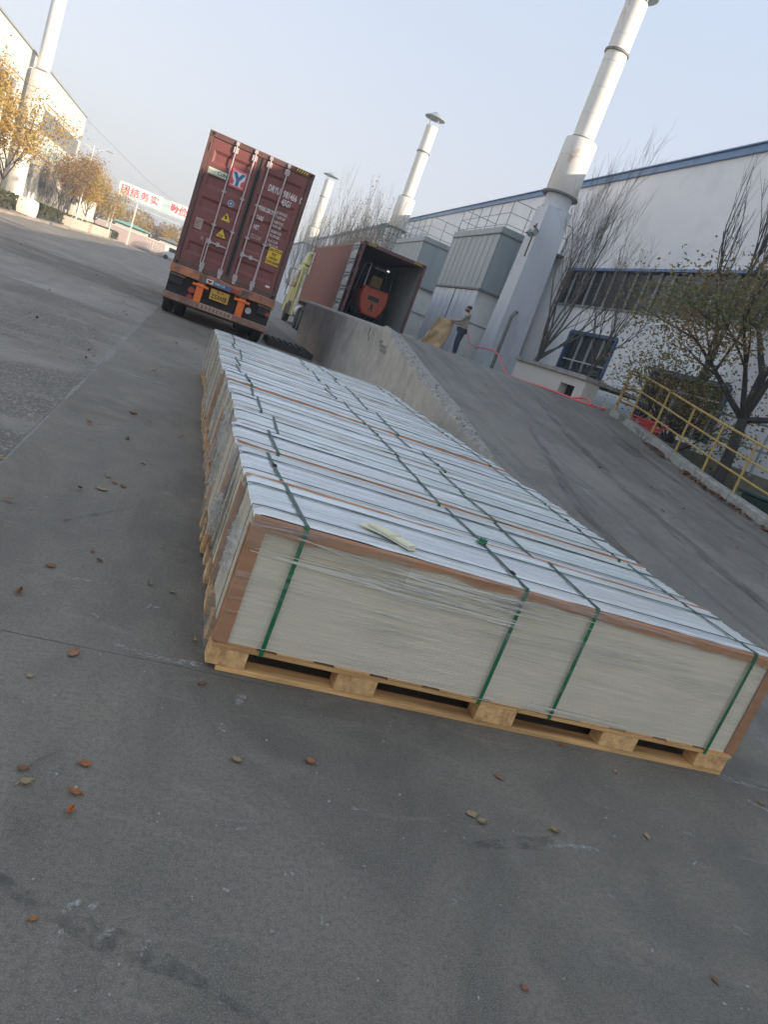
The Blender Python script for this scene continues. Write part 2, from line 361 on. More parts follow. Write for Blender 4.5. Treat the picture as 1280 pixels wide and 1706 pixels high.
def film_clear(name, tint, dens, scale, stretch):
    g = G(name); p = g.mapping(g.coords('World'), stretch)
    n1 = g.noise(p, scale, 8, .66, .8)
    tr = g.new('ShaderNodeBsdfTransparent'); tr.inputs[0].default_value = (.95, .95, .93, 1)
    mx = g.new('ShaderNodeMixShader'); g.put(mx.inputs[0], g.step(n1, .38, .68, dens * .35, dens)); g.put(mx.inputs[1], tr.outputs[0]); g.put(mx.inputs[2], g.b.outputs[0])
    g.put(g.out.inputs['Surface'], mx.outputs[0]); g.bump(n1, .6, .01)
    return g.set(Base_Color=tint, Roughness=.22)
def film_gloss(name, rot, stretch, scale, amt, bstr):
    g = G(name); p = g.mapping(g.coords('World'), stretch, (0, 0, 0), rot)
    n1 = g.noise(p, scale, 7, .6, .5); n2 = g.noise(g.coords('World'), 2.3, 4)
    sz = g.new('ShaderNodeSeparateXYZ'); g.put(sz.inputs[0], g.coords('World')); zz = sz.outputs['Z']      # wrapped tighter and thicker towards the top
    tr = g.new('ShaderNodeBsdfTransparent'); tr.inputs[0].default_value = (.96, .96, .95, 1)
    gl = g.new('ShaderNodeBsdfGlossy'); gl.inputs['Roughness'].default_value = .16
    bp = g.new('ShaderNodeBump'); g.put(bp.inputs['Height'], n1); bp.inputs['Strength'].default_value = bstr; bp.inputs['Distance'].default_value = .02; g.put(gl.inputs['Normal'], bp.outputs[0])
    mx = g.new('ShaderNodeMixShader'); g.put(mx.inputs[0], g.math('MULTIPLY', g.step(n1, .46, .66, .02, amt), g.math('MULTIPLY', g.step(n2, .38, .6, .25, 1.), g.step(zz, .22, .52, .25, 1.)))); g.put(mx.inputs[1], tr.outputs[0]); g.put(mx.inputs[2], gl.outputs[0]); g.put(g.out.inputs['Surface'], mx.outputs[0])
    return g.m
m_gloss = film_gloss('glossy_clear_film', (0, -.10, 0), (1.1, 1, 20), 1.4, .62, 1.)
m_crumple = film_clear('crumpled_clear_film', (.62, .60, .57), .42, 9, (1, 1, 1))
m_front = film_clear('front_stretch_film', (.62, .58, .52), .20, 5, (.5, 1.5, 3))
m_side = film_clear('side_stretch_film', (.60, .57, .52), .38, 5, (1, 1.5, .4))
def flake(name, col, scale, lo, hi, stretch=(1, 1, 1), rough=.8, op=.6):
    g = G(name); p = g.mapping(g.coords('World'), stretch); n1 = g.noise(p, scale, 10, .7, .6)
    e = g.new('ShaderNodeTexCoord').outputs['UV']
    tr = g.new('ShaderNodeBsdfTransparent'); mx = g.new('ShaderNodeMixShader'); g.put(mx.inputs[0], g.step(n1, lo, hi, 0, op)); g.put(mx.inputs[1], tr.outputs[0]); g.put(mx.inputs[2], g.b.outputs[0]); g.put(g.out.inputs['Surface'], mx.outputs[0])
    return g.set(Base_Color=col, Roughness=rough)
m_scuff = flake('chalk_scuff', (.50, .49, .45), 45, .46, .66, op=.6)
m_darkscuff = flake('dark_scuff', (.07, .07, .068), 22, .42, .68, op=.45)
m_skid = flake('tyre_rubber_mark', (.06, .058, .055), 3.2, .40, .72, (3, .5, 1), op=.5)
m_skidpale = flake('pale_scrape', (.36, .35, .33), 4, .48, .7, (4, .5, 1), op=.4)
m_crease = simple('film_crease', (.76, .73, .64), .4, .1, 9)

m_bark = simple('grey_bark', (.12, .105, .09), .9, .3, 9, .6, stretch=(1, 1, .25), coords='World', bdist=.02)
m_barkdk = simple('dark_bark', (.055, .05, .045), .9, .3, 9, .6, stretch=(1, 1, .25), coords='World', bdist=.02)
m_twig = simple('bare_twig', (.10, .085, .07), .9, .25, 5, coords='World')
m_twigpale = simple('pale_twig', (.23, .195, .145), .9, .3, 3, coords='World')
def leafmat(name, a, b, c):
    g = G(name); p = g.coords('World'); n = g.noise(p, 3.5, 3); n2 = g.noise(p, 1.1, 3)
    col = g.mix(g.step(n, .38, .62), a, b); col = g.mix(g.step(n2, .45, .65, 0, .8), col, c)
    g.put(g.b.inputs['Transmission Weight'], 0.); g.put(g.b.inputs['Subsurface Weight'], 0.)
    tl = g.new('ShaderNodeBsdfTranslucent'); g.put(tl.inputs[0], col)
    mx = g.new('ShaderNodeMixShader'); mx.inputs[0].default_value = .3; g.put(mx.inputs[1], g.b.outputs[0]); g.put(mx.inputs[2], tl.outputs[0]); g.put(g.out.inputs['Surface'], mx.outputs[0])
    return g.set(Base_Color=col, Roughness=.7)
m_leafgold = leafmat('golden_autumn_leaves', (.55, .36, .075), (.46, .26, .07), (.30, .26, .09))
m_leafrust = leafmat('rusty_autumn_leaves', (.34, .19, .085), (.28, .165, .09), (.24, .20, .07))
m_leafgreen = leafmat('dull_green_leaves', (.12, .165, .055), (.20, .18, .07), (.30, .17, .08))
m_leafdry = leafmat('dry_whip_leaves', (.24, .17, .08), (.18, .14, .08), (.12, .12, .06))
m_hedge = leafmat('hedge_leaves', (.045, .06, .022), (.07, .075, .03), (.10, .09, .045))
m_leafbrown = simple('dead_leaf_brown', (.28, .13, .065), .75, .25, 30, .2, rand=.35)
m_leaforange = simple('dead_leaf_orange', (.42, .15, .04), .7, .25, 30, .2, rand=.25)
m_leaftan = simple('dead_leaf_tan', (.36, .27, .15), .75, .25, 30, .2, rand=.3)
m_hose = simple('coral_red_hose', (.75, .10, .10), .4, .1, 8)
m_skin = simple('skin', (.42, .24, .16), .6, .06, 9)
m_hair = simple('black_hair', (.012, .011, .01), .6, .2, 40)
m_shirt = simple('cream_striped_shirt', (.36, .325, .27), .85, .1, 14, .3)
m_jean = simple('dark_blue_denim', (.035, .055, .085), .85, .2, 12, .3)
m_shoe = simple('dark_shoe', (.03, .028, .027), .6, .1, 9)
m_binbag = simple('white_woven_bag', (.76, .74, .68), .75, .06, 8, .2, coords='World')
m_blockc = simple('cream_concrete_block', (.60, .53, .42), .9, .12, 4, .3, coords='World')
m_redchar = simple('red_lettering', (.62, .03, .05), .5, .05, 9)
m_panelw = simple('white_sign_panel', (.78, .77, .73), .5, .04, 3)
m_paleteal = simple('pale_teal_paint', (.50, .60, .58), .5, .05, 4)
m_teal = simple('teal_roof_sheet', (.20, .42, .38), .5, .1, 5)
m_louver = simple('grey_louvre', (.20, .21, .22), .5, .15, 6)
m_polewhite = simple('white_lamp_post', (.72, .70, .62), .45, .05, 6)
m_bin = simple('green_bin_plastic', (.03, .065, .055), .5, .12, 6)
m_darktimber = simple('dark_old_timber', (.05, .045, .04), .9, .3, 6, .4)
m_plinth = simple('mossy_concrete', (.17, .165, .12), .9, .25, 5, .4, coords='World')

# ------------------------------------------------------------------ ground, slabs, ramp
b = MB(); b.grid(8, 8, lambda u, v: (-600 + 1200 * u, -600 + 1200 * v, -.0035)); ground = struct(b.build('ground', m_joint, smooth=False)); 

def slab(x0, x1, y0, y1, mat, gap=.009, top=0.0, rough=.006):
    """one cast slab with broken edges"""
    pts = []
    def edge(ax, ay, bx, by, nx, ny):
        L = math.hypot(bx - ax, by - ay); n = max(4, int(L / .09)); n = min(n, 110)
        for i in range(n):
            t = i / n; q = Vector((ax + (bx - ax) * t, ay + (by - ay) * t, 3.1)); j = -.004 + gap * max(0, .55 + 1.6 * noise.noise(q * .7)) + abs(noise.noise(q * 5)) * rough * 3.2 * max(0, noise.noise(q * .9 + Vector((7, 0, 0))) + .25) * 2 + rnd(0, rough) * .5
            pts.append((ax + (bx - ax) * t - nx * j, ay + (by - ay) * t - ny * j))
    edge(x0, y0, x1, y0, 0, -1); edge(x1, y0, x1, y1, 1, 0); edge(x1, y1, x0, y1, 0, 1); edge(x0, y1, x0, y0, -1, 0)
    b = MB(); b.prism(pts, 2, -.012, top)
    return b.build('slab', mat, ground)
XS = [-11.2, -5.75, -.70, 3.64]; YS = [-9.3, -3.4, 2.47, 8.38, 14.3, 20.2, 26.1, 32, 38]
for i in range(3):
    for j in range(len(YS) - 1):
        mt = m_slab if XS[i] >= -.8 else m_rough if (j in (2, 3, 5)) else m_slab if j < 2 else m_road
        slab(XS[i], XS[i + 1], YS[j], YS[j + 1], mt, top=-.0005 * ((i + j) % 3), rough=.012 if XS[i] < -.8 and j == 2 else .006)
for j in range(2): slab(3.64, 9.2, YS[j], YS[j + 1] if j == 0 else 2.76, m_slab, top=-.001)
b = MB(); b.quad((-11.2, 38, 0), (7.5, 38, 0), (7.5, 320, 0), (-11.2, 320, 0)); struct(b.build('road', m_road))
b = MB(); b.quad((3.64, 26.62, -.004), (7.6, 26.62, -.004), (7.6, 38, -.004), (3.64, 38, -.004)); struct(b.build('loading_bay_pavement', m_road))
b = MB(); b.box(-15.9, -11.45, 20, 200, -.02, .11); struct(b.build('sidewalk', m_pave))
left_kerb = thing('kerb', (-11.33, 90, 0), 'long low sunlit kerb between the road and the hedge pavement', 'kerb')
y = 30.
while y < 120:
    b = MB(); b.box(-11.45, -11.22 + rnd(-.008, .008), y + .01, y + 1.99, -.01, .15 + rnd(-.006, .006)); b.build('kerbstone', m_pave, left_kerb, bevel=.02); y += 2
b = MB(); b.box(-11.45, -11.22, 120, 200, -.01, .15); b.build('kerbstone', m_pave, left_kerb)

PROF = [(2.7, -.004), (3.6, .03), (4.5, .075), (5.5, .16), (6.8, .32), (8.1, .485), (9.3, .62), (10.4, .765), (11.6, .93), (12.6, 1.09), (13.5, 1.24), (14.2, 1.35), (14.8, 1.43), (15.4, 1.46)]
def rz(y):
    if y <= PROF[0][0]: return 0
    for (a, za), (c, zc) in zip(PROF, PROF[1:]):
        if y <= c: return za + (zc - za) * (y - a) / (c - a)
    return 1.46
b = MB()
RL = lambda y_: 3.68 + .27 * min(1, max(0, (y_ - 7.6) / 2.6))
b.grid(28, 90, lambda u, v: (RL(2.7 + v * 12.7) + (9.2 - RL(2.7 + v * 12.7)) * u, 2.7 + v * 12.7, rz(2.7 + v * 12.7) + noise.noise(Vector((u * 4, v * 9, 0))) * .006))
b.grid(2, 8, lambda u, v: (3.58 + .11 * u, 2.7 + 2.6 * v, -.001 + (rz(2.7 + v * 2.6) + .002) * u))
b.quad((3.68, 2.7, -.02), (9.2, 2.7, -.02), (9.2, 2.7, -.004), (3.68, 2.7, -.004))
ramp = struct(b.build('ramp', m_ramp, smooth=True))
b = MB(); b.box(3.95, 7.62, 15.4, 26.6, -.02, 1.46); b.box(7.62, 12.0, 15.4, 70, -.02, 1.458); struct(b.build('loading_dock', m_ramp))

# retaining wall along the ramp
rw = thing('retaining_wall', (3.8, 14, 0), 'grey rendered retaining wall with a broken top edge beside the ramp', 'retaining wall')
ys = [5.0 + .22 * i for i in range(104)]; ys = [y_ for y_ in ys if y_ < 26.55] + [26.55]
def wtop(y_): return rz(y_) + (.02 if y_ < 15 else -.02) - .06 * max(0, 1 - (y_ - 5.0) / 1.2) + noise.noise(Vector((y_ * 1.7, 0, 5))) * .03 + (.07 * math.exp(-((y_ - 14.6) / .35) ** 2))
b = MB(); n = len(ys)
vs = []
def rimx(y_): return 3.70 + .27 * min(1, max(0, (y_ - 7.6) / 2.6))
for y_ in ys:
    zt = wtop(y_); ch = .05 + .03 * noise.noise(Vector((y_ * 3, 2, 0)))
    vs += [(3.66, y_, -.02), (3.65 + .006 * noise.noise(Vector((y_, 0, 0))), y_, zt - ch), (3.66 + ch * .9, y_, zt), (rimx(y_) + .02, y_, rz(y_) + .006), (rimx(y_) + .02, y_, -.02)]
fs = [(i * 5 + k, i * 5 + k + 1, i * 5 + 6 + k, i * 5 + 5 + k) for i in range(n - 1) for k in range(4)] + [(0, 1, 2, 3, 4), tuple((n - 1) * 5 + k for k in range(5))]
mi = [0 if k == 0 else 1 for i in range(n - 1) for k in range(4)] + [0, 0]
b.add(vs, fs); b.m = mi; b.build('wall', [m_rwall, m_rim], rw)
b = MB(); random.seed(5)
for i in range(110):
    y_ = 8.6 + 6.6 * random.random() ** .9; x_ = 3.68 + random.random() ** 1.5 * (rimx(y_) - 3.64); s_ = rnd(.006, .026)
    b.obox((x_, y_, wtop(y_) + s_ * .1 if x_ < rimx(y_) - .02 else rz(y_) + s_ * .3), (s_, s_ * rnd(.7, 1.6), s_ * .7), Matrix.Rotation(rnd(0, 6), 3, 'Z') @ Matrix.Rotation(rnd(-.5, .5), 3, 'X'))
b.build('rubble', m_rim, rw, kind='stuff')
for i in (0, 1, 3, 4, 8):        # bricks bared where the render has come away
    y_ = 14.0 + (i % 3) * .26 + (.12 if (i // 3) % 2 else 0); z_ = 1.0 + (i // 3) * .075
    b = MB(); b.box(3.640, 3.664, y_, y_ + .235, z_, z_ + .06); b.build('brick', m_joint, rw, bevel=.006)
b = MB(); b.add([(3.644, y_ + .09 * math.sin(i), z_) for i, (y_, z_) in enumerate([(15.9, 1.36), (15.8, 1.30), (15.85, 1.22), (15.72, 1.15), (15.78, 1.08)])] + [(3.644, y_ + .09 * math.sin(i) + .03, z_) for i, (y_, z_) in enumerate([(15.9, 1.36), (15.8, 1.30), (15.85, 1.22), (15.72, 1.15), (15.78, 1.08)])], [(i, i + 1, i + 6, i + 5) for i in range(4)]); b.build('crack', m_dark, rw, solid=.004)

# kerb wall and leaf litter on the far side of the ramp
kw = thing('ramp_kerb', (9.32, 10, 0), 'weathered concrete kerb along the upper edge of the ramp under the yellow railing', 'kerb')
y = 2.9
while y < 15.2:
    y1 = min(y + 1.49, 15.3); b = MB()
    b.add([(x_, y_, z_) for y_ in (y + .008, y1) for (x_, z_) in ((9.2, -.02), (9.2 + rnd(0, .012), rz(y_) + .13), (9.22, rz(y_) + .155), (9.44, rz(y_) + .16), (9.46, rz(y_) + .13), (9.46, -.02))],
          [(0, 1, 2, 3, 4, 5), (11, 10, 9, 8, 7, 6)] + [(k, k + 6, (k + 1) % 6 + 6, (k + 1) % 6) for k in range(6)])
    b.build('kerbstone', m_kerb, kw); y += 1.5

def railing(name, pts_top, mat, label, h=1.0, rails=(1.0, .66, .33), r=.022, posts=None, cat='railing', group=None):
    t = thing(name, pts_top[0], label, cat, group)
    for k in rails: b = MB(); b.tube([(x, y_, z + h * k) for x, y_, z in pts_top], r * (1.0 if k == rails[0] else .85), 8); b.build('rail', mat, t, smooth=True)
    for (x, y_, z) in (posts or pts_top): b = MB(); b.tube([(x, y_, z - .02), (x, y_, z + h)], r, 8); b.build('post', mat, t, smooth=True)
    return t
py = [14.25 - .945 * i for i in range(8)]
railing('yellow_railing', [(9.33, y_, rz(y_) + .15) for y_ in [14.9] + py + [6.6]], m_yellow, 'worn yellow pipe railing with three rails running down the ramp kerb', .93, posts=[(9.33, y_, rz(y_) + .15) for y_ in [14.9] + py])
railing('yellow_railing', [(9.40, 15.05, 1.47), (10.3, 15.05, 1.47)], m_yellow, 'short worn yellow railing closing the top end of the ramp railing', .98)
b = MB(); random.seed(3)
for i in range(900):
    y_ = 13.2 - 9 * random.random() ** 1.2 - abs(random.gauss(0, .3)); x_ = 9.19 - abs(random.gauss(0, .07)) - (.25 * random.random() ** 4)
    if noise.noise(Vector((y_ * 1.3, 0, 0))) < -.18: continue
    s_ = rnd(.025, .06); a = rnd(0, 6.3); u = Vector((math.cos(a), math.sin(a), rnd(-.3, .5))) * s_; v_ = Vector((-math.sin(a), math.cos(a), rnd(-.4, .4))) * s_ * .5
    c = Vector((x_, y_, rz(y_) + .012 + rnd(0, .03))); b.quad(c - u, c - v_, c + u, c + v_)
lit = b.build('leaf_litter', m_leafbrown); lit['kind'] = 'stuff'; lit['label'] = 'drift of dead brown leaves against the ramp kerb'
b = MB(); b.grid(20, 40, lambda u, v: (9.46 + 2.54 * u, 3 + 12.4 * v, .02 + .04 * noise.noise(Vector((u * 6, v * 20, 1))))); struct(b.build('planting_bed', m_soil, smooth=True))

# ------------------------------------------------------------------ factory hall on the right
hall = thing('factory_hall', (12, 20, 0), 'long white factory hall with a blue roof edge and a strip of dark windows', 'building')
Y0B, Y1B = -42, 130
def wallpart(y0, y1, z0, z1, name='wall'): b = MB(); b.box(12, 12.3, y0, y1, z0, z1); b.build(name, m_plaster, hall)
BAND = (2.0, 25.75, 4.50, 5.70); W1 = (20.60, 23.60, 2.36, 3.60); W2 = (15.0, 18.2, 1.62, 3.0); DR = (20.60, 21.35, 1.458, 2.34)
wallpart(Y0B, Y1B, 5.74, 8.74); wallpart(Y0B, BAND[0], -.02, 5.74); wallpart(BAND[1], Y1B, -.02, 5.74)
wallpart(BAND[0], BAND[1], 3.62, 4.46); wallpart(BAND[0], W2[0], -.02, 3.62); wallpart(W2[1], W1[0], -.02, 3.62); wallpart(W1[1], BAND[1], -.02, 3.62)
wallpart(W2[0], W2[1], 3.02, 3.62); wallpart(W2[0], W2[1], -.02, 1.6); wallpart(DR[1], W1[1], -.02, 2.34)
b = MB(); b.box(12.3, 40, Y0B, Y1B, 5.8, 8.70); b.box(12.6, 40, Y0B, Y1B, -.02, 5.8); b.build('hall_body', m_plaster, hall)
b = MB(); b.box(11.93, 12.32, Y0B, Y1B, 8.74, 8.94); b.box(11.88, 12.32, Y0B, Y1B, 8.94, 8.985); b.build('roof_trim', m_blue, hall, bevel=.01)
b = MB(); b.box(12.32, 40, Y0B, Y1B, 8.70, 8.85); b.build('roof', m_steelbox, hall)
b = MB(); b.box(11.95, 12.06, BAND[0], BAND[1], 5.68, 5.76); b.build('window_head', m_blue, hall)
b = MB(); b.box(11.93, 12.1, BAND[0], BAND[1], 4.44, 4.50); b.build('window_sill', m_rail, hall)
y = BAND[1]; i = 0
while y > BAND[0]:
    y1 = max(y - .655, BAND[0])
    b = MB(); b.box(12.10, 12.12, y1 + .02, y - .02, 4.52, 5.67)
    p = b.build('pane', m_glass, hall); p.rotation_euler = (0, 0, 0)
    b = MB(); b.box(12.04, 12.10, y1 - .016, y1 + .016, 4.50, 5.68); b.build('mullion', m_alu, hall)
    y = y1; i += 1
def framed_window(y0, y1, z0, z1, n, bars, door=None):
    f = MB(); f.box(11.95, 12.08, y0 - .06, y0 + .06, z0, z1); f.box(11.95, 12.08, y1 - .06, y1 + .06, z0, z1); f.box(11.952, 12.078, y0, y1, z1 - .06, z1 + .06)
    fr = f.build('window_frame', m_blueframe, hall, bevel=.006)
    for k in range(n):
        a = y0 + .06 + (y1 - y0 - .12) * k / n; c = y0 + .06 + (y1 - y0 - .12) * (k + 1) / n
        b = MB(); b.box(12.09, 12.11, a + .02, c - .02, z0 + .03, z1 - .06); b.build('pane', m_glass, fr)
        if k: b = MB(); b.box(12.02, 12.085, a - .02, a + .02, z0 + .02, z1 - .06); b.build('mullion', m_alu, fr)
    for zz in bars: b = MB(); b.box(12.015, 12.082, y0 + .06, y1 - .06, zz - .02, zz + .02); b.build('mullion', m_alu, fr)
framed_window(*W1, 4, (2.7,)); framed_window(*W2, 5, (2.6,))
b = MB(); b.box(11.88, 12.1, W1[0] + .8, W1[1] + .1, 2.28, 2.345); b.build('window_sill', m_kerb, hall)
b = MB(); b.box(12.05, 12.1, DR[0] + .06, DR[1], DR[2] + .003, DR[3] + .02); b.build('door', m_dark, hall)
# low wall with an opening at the foot of the hall
lw = thing('low_wall', (9.6, 18.6, 1.458), 'low white wall with a stone ledge and a dark square opening at the foot of the hall', 'low wall')
b = MB(); b.box(9.5, 9.9, 16.9, 17.35, 1.46, 2.02); b.box(9.5, 9.9, 18.15, 21.3, 1.46, 2.02); b.box(9.5, 9.9, 17.35, 18.15, 1.80, 2.02); b.build('wall', m_plaster_w, lw)
b = MB(); b.box(9.42, 11.4, 16.85, 21.35, 2.02, 2.12); b.build('ledge', m_kerb, lw, bevel=.01)
b = MB(); b.box(9.72, 9.74, 17.35, 18.15, 1.46, 1.80); b.build('opening', m_dark, lw)

# ------------------------------------------------------------------ dust collector housings, chimneys
def panels(x, y0, y1, z0, z1, w_, mat, parent, axis='y', rib=.012, th=.03):
    n = max(1, round((y1 - y0) / w_)); st = (y1 - y0) / n
    for i in range(n):
        a, c = y0 + i * st + .006, y0 + (i + 1) * st - .006; b = MB()
        if axis == 'y': b.box(x - th, x, a, c, z0, z1); b.box(x - th - rib, x - th + .002, c - .03, c + .005, z0 + .01, z1 - .01)
        else: b.box(a, c, x - th, x, z0, z1); b.box(c - .03, c + .005, x - th - rib, x - th + .002, z0 + .01, z1 - .01)
        b.build('panel', mat, parent)
def collector(y0, y1, label):
    t = thing('dust_collector', (9.4, y0, 1.458), label, 'dust collector', 'steel dust collector housings')
    b = MB(); b.box(9.42, 10.85, y0 + .02, y1 - .02, 4.02, 6.05); b.build('inner_box', m_steelbox, t)
    panels(9.42, y0, y1, 4.02, 6.05, .58, m_steelbox, t); panels(y0 + .02, 9.42, 10.85, 4.02, 6.05, .72, m_steelbox, t, 'x')
    b = MB(); b.box(9.36, 10.92, y0 - .05, y1 + .04, 6.05, 6.27); b.build('top_rim', m_steelbox, t, bevel=.01)
    b = MB(); b.box(9.35, 10.93, y0 - .055, y1 + .045, 6.02, 6.06); b.build('rim_strip', m_ring, t)
    b = MB(); b.box(9.35, 10.88, y0 - .03, y1 + .03, 3.96, 4.03); b.build('base_strip', m_ring, t)
    b = MB(); b.box(9.44, 11.4, y0 + .12, y1, 1.462, 3.96); b.build('lower_housing', m_boxconc, t)
    panels(9.44, y0 + .15, y1, 1.50, 3.94, .66, m_steellow, t, rib=.02)
    b = MB(); b.box(9.392, 9.402, y1 - 2.72, y1 - 2.68, 2.5, 3.94); b.build('dark_gap', m_dark, t)
    b = MB(); b.box(9.385, 9.41, y1 - 2.1, y1 - 1.0, 1.47, 2.45); b.build('access_door', m_steellow, t, bevel=.01)
    b = MB(); b.box(9.45, 11.0, y0 + .085, y0 + .118, 2.78, 2.80); b.build('seam', m_ring, t)
    return t
collector(26.5, 31.9, 'nearest pale steel dust collector box on a corrugated lower housing')
collector(36.5, 42.0, 'second dust collector box behind the open container')
def deck_rail(y0, y1, label, dz=0, r=.015):
    pts = [(10.9, y0, 6.27 + dz), (9.45, y0, 6.27 + dz), (9.45, y1, 6.27 + dz), (10.9, y1, 6.27 + dz)]
    posts = [(9.45 + .7 * k, y0, 6.27) for k in range(1, 3)] + [(9.45, y0 + (y1 - y0) * k / 5, 6.27) for k in range(6)]
    railing('roof_railing', pts, m_rail, label, .95, (1.0, .55, .12), r, posts)
deck_rail(26.5, 31.85, 'grey pipe railing round the top of the nearest dust collector'); deck_rail(36.5, 42, 'pale pipe railing round the top of the second dust collector')
def catwalk(y, label):
    t = thing('catwalk', (11.2, y, 6.2), label, 'catwalk')
    b = MB(); b.box(10.93, 12.0, y - .9, y + .3, 6.12, 6.2); b.build('deck', m_rust, t)
    for k in (1.0, .55):
        b = MB(); b.tube([(10.95, y - .9, 6.2 + k), (11.9, y - .9, 6.2 + k)], .02, 6); b.build('rail', m_rail, t)
    for k in range(4): b = MB(); b.tube([(10.95 + .31 * k, y - .9, 6.2), (10.95 + .31 * k, y - .9, 7.2)], .02, 6); b.build('post', m_rail, t)
catwalk(27.4, 'rusty steel catwalk from the nearest dust collector to the hall wall'); catwalk(37.4, 'steel catwalk from the second dust collector to the hall wall')

def chimney(x, y, label, gap=.46, r=.36, drum=.54, z_drum=(7.62, 9.38), top=13.72, base=1.458, cap=True, mat=None, rings=True, sq=True, group='tall white chimneys along the factory'):
    t = thing('chimney', (x, y, base), label, 'chimney', group); mat = mat or m_stackclean
    c = (x, y, 0); z0, z1 = z_drum
    b = MB(); b.lathe([(r, z1), (r, top)], c, n=28, caps=False); b.lathe([(r - .012, z1), (r - .012, top)], c, n=28, caps=False); b.build('shaft', mat, t, smooth=True, tri_fix=False)
    b = MB(); b.lathe([(drum * .96, z0), (drum, z0 + .03), (drum, z1 - .04), (drum * .97, z1), (r * .9, z1 + .01)], c, n=32); b.build('drum', mat, t, smooth=True)
    for zz, q in ((z1 + .04, r + .05), (z1 + (top - z1) * .645, r + .05)):
        b = MB(); b.lathe([(q, zz - .035), (q, zz + .035)], c, n=28); b.build('flange', m_ring, t)
    b = MB(); b.lathe([(drum + .09, z0 - .06), (drum + .09, z0)], c, n=32); b.build('flange', m_ring, t)
    b = MB(); b.lathe([(drum * .8, z0 - .5), (drum * .86, z0 - .06)], c, n=28); b.lathe([(drum * .88, z0 - .5), (drum * .88, z0 - .44)], c, n=28); b.build('collar', m_duct, t)
    for k in range(1, 5):
        zz = z1 + (top - z1) * k / 5.3; b = MB(); b.lathe([(r + .0005, zz - .012), (r + .006, zz), (r + .0005, zz + .012)], c, n=28, caps=False); b.build('weld_seam', m_duct, t)
    for k in range(1, 3):
        zz = z0 + (z1 - z0) * k / 3; b = MB(); b.lathe([(drum + .0005, zz - .012), (drum + .006, zz), (drum + .0005, zz + .012)], c, n=32, caps=False); b.build('weld_seam', m_duct, t)
    if sq:
        b = MB(); bw, tw = .56, .45
        vs = [(x + sx * q, y + sy * q, z) for z, q in ((base + .003, bw), (z0 - .5, tw)) for sx, sy in ((-1, -1), (1, -1), (1, 1), (-1, 1))]
        b.add(vs, [(3, 2, 1, 0), (4, 5, 6, 7)] + [(k, (k + 1) % 4, (k + 1) % 4 + 4, k + 4) for k in range(4)]); b.build('tapered_duct', m_duct, t)
    else:
        b = MB(); b.lathe([(drum * .9, base), (drum * .7, z0 - .5)], c, n=24); b.build('lower_pipe', mat, t, smooth=True)
    if cap:
        for k in range(4):
            a = k * math.pi / 2 + .5; b = MB(); px, py_ = x + r * math.cos(a), y + r * math.sin(a); b.bar((px, py_, top - .25), (px, py_, top + gap + .04), .035); b.build('cap_strut', m_alu, t)
        b = MB(); b.lathe([(r * 1.75, top + gap), (r * 1.75, top + gap + .03), (r * .5, top + gap + .3), (r * .2, top + gap + .38)], c, n=28); b.build('rain_cap', m_capsteel, t)
    return t
ch1 = chimney(10.35, 25.0, 'tall chimney with rust streaks nearest the camera, its cap cut by the picture top', mat=m_stack, gap=.24)
chimney(10.3, 47.4, 'middle white chimney with a flat conical rain cap behind the second dust collector', z_drum=(7.45, 9.3), top=13.55)
chimney(10.3, 88.0, 'small far white chimney rising above the bare thicket', z_drum=(7.4, 9.3), top=14.5, r=.5, drum=.7)
b = MB(); b.tube([(9.75, 23.6, 1.46), (9.75, 23.6, 3.3), (9.95, 23.9, 3.5), (10.2, 24.4, 3.55)],   .06, 10); tag(b.build('drain_pipe', m_ring, smooth=True), 'dark upright pipe at the foot of the nearest chimney duct', 'pipe')
t = thing('flood_light', (9.75, 24.4, 6.0), 'small dark floodlight bracket fixed to the nearest chimney duct', 'floodlight')
b = MB(); b.bar((9.95, 24.6, 6.2), (9.55, 24.2, 6.25), .05); b.bar((9.7, 24.4, 5.3), (9.7, 24.4, 6.4), .04); b.build('bracket', m_rust, t)
for dy in (-.2, .15): b = MB(); b.obox((9.6, 24.3 + dy, 6.05), (.2, .16, .16), Matrix.Rotation(.5, 3, 'Y')); b.build('lamp_head', m_rail, t, bevel=.01)
for (x, y_, z0, z1, h) in ((10.3, 47.4, 6.9, 8.0, .9),):
    railing('ring_platform_railing', [(x + .95 * math.cos(a), y_ + .95 * math.sin(a), 6.5) for a in [k * math.pi / 6 for k in range(13)]], m_greenrail, 'green ring platform railing round the middle chimney', .9, (1., .5, 0.02), .025)

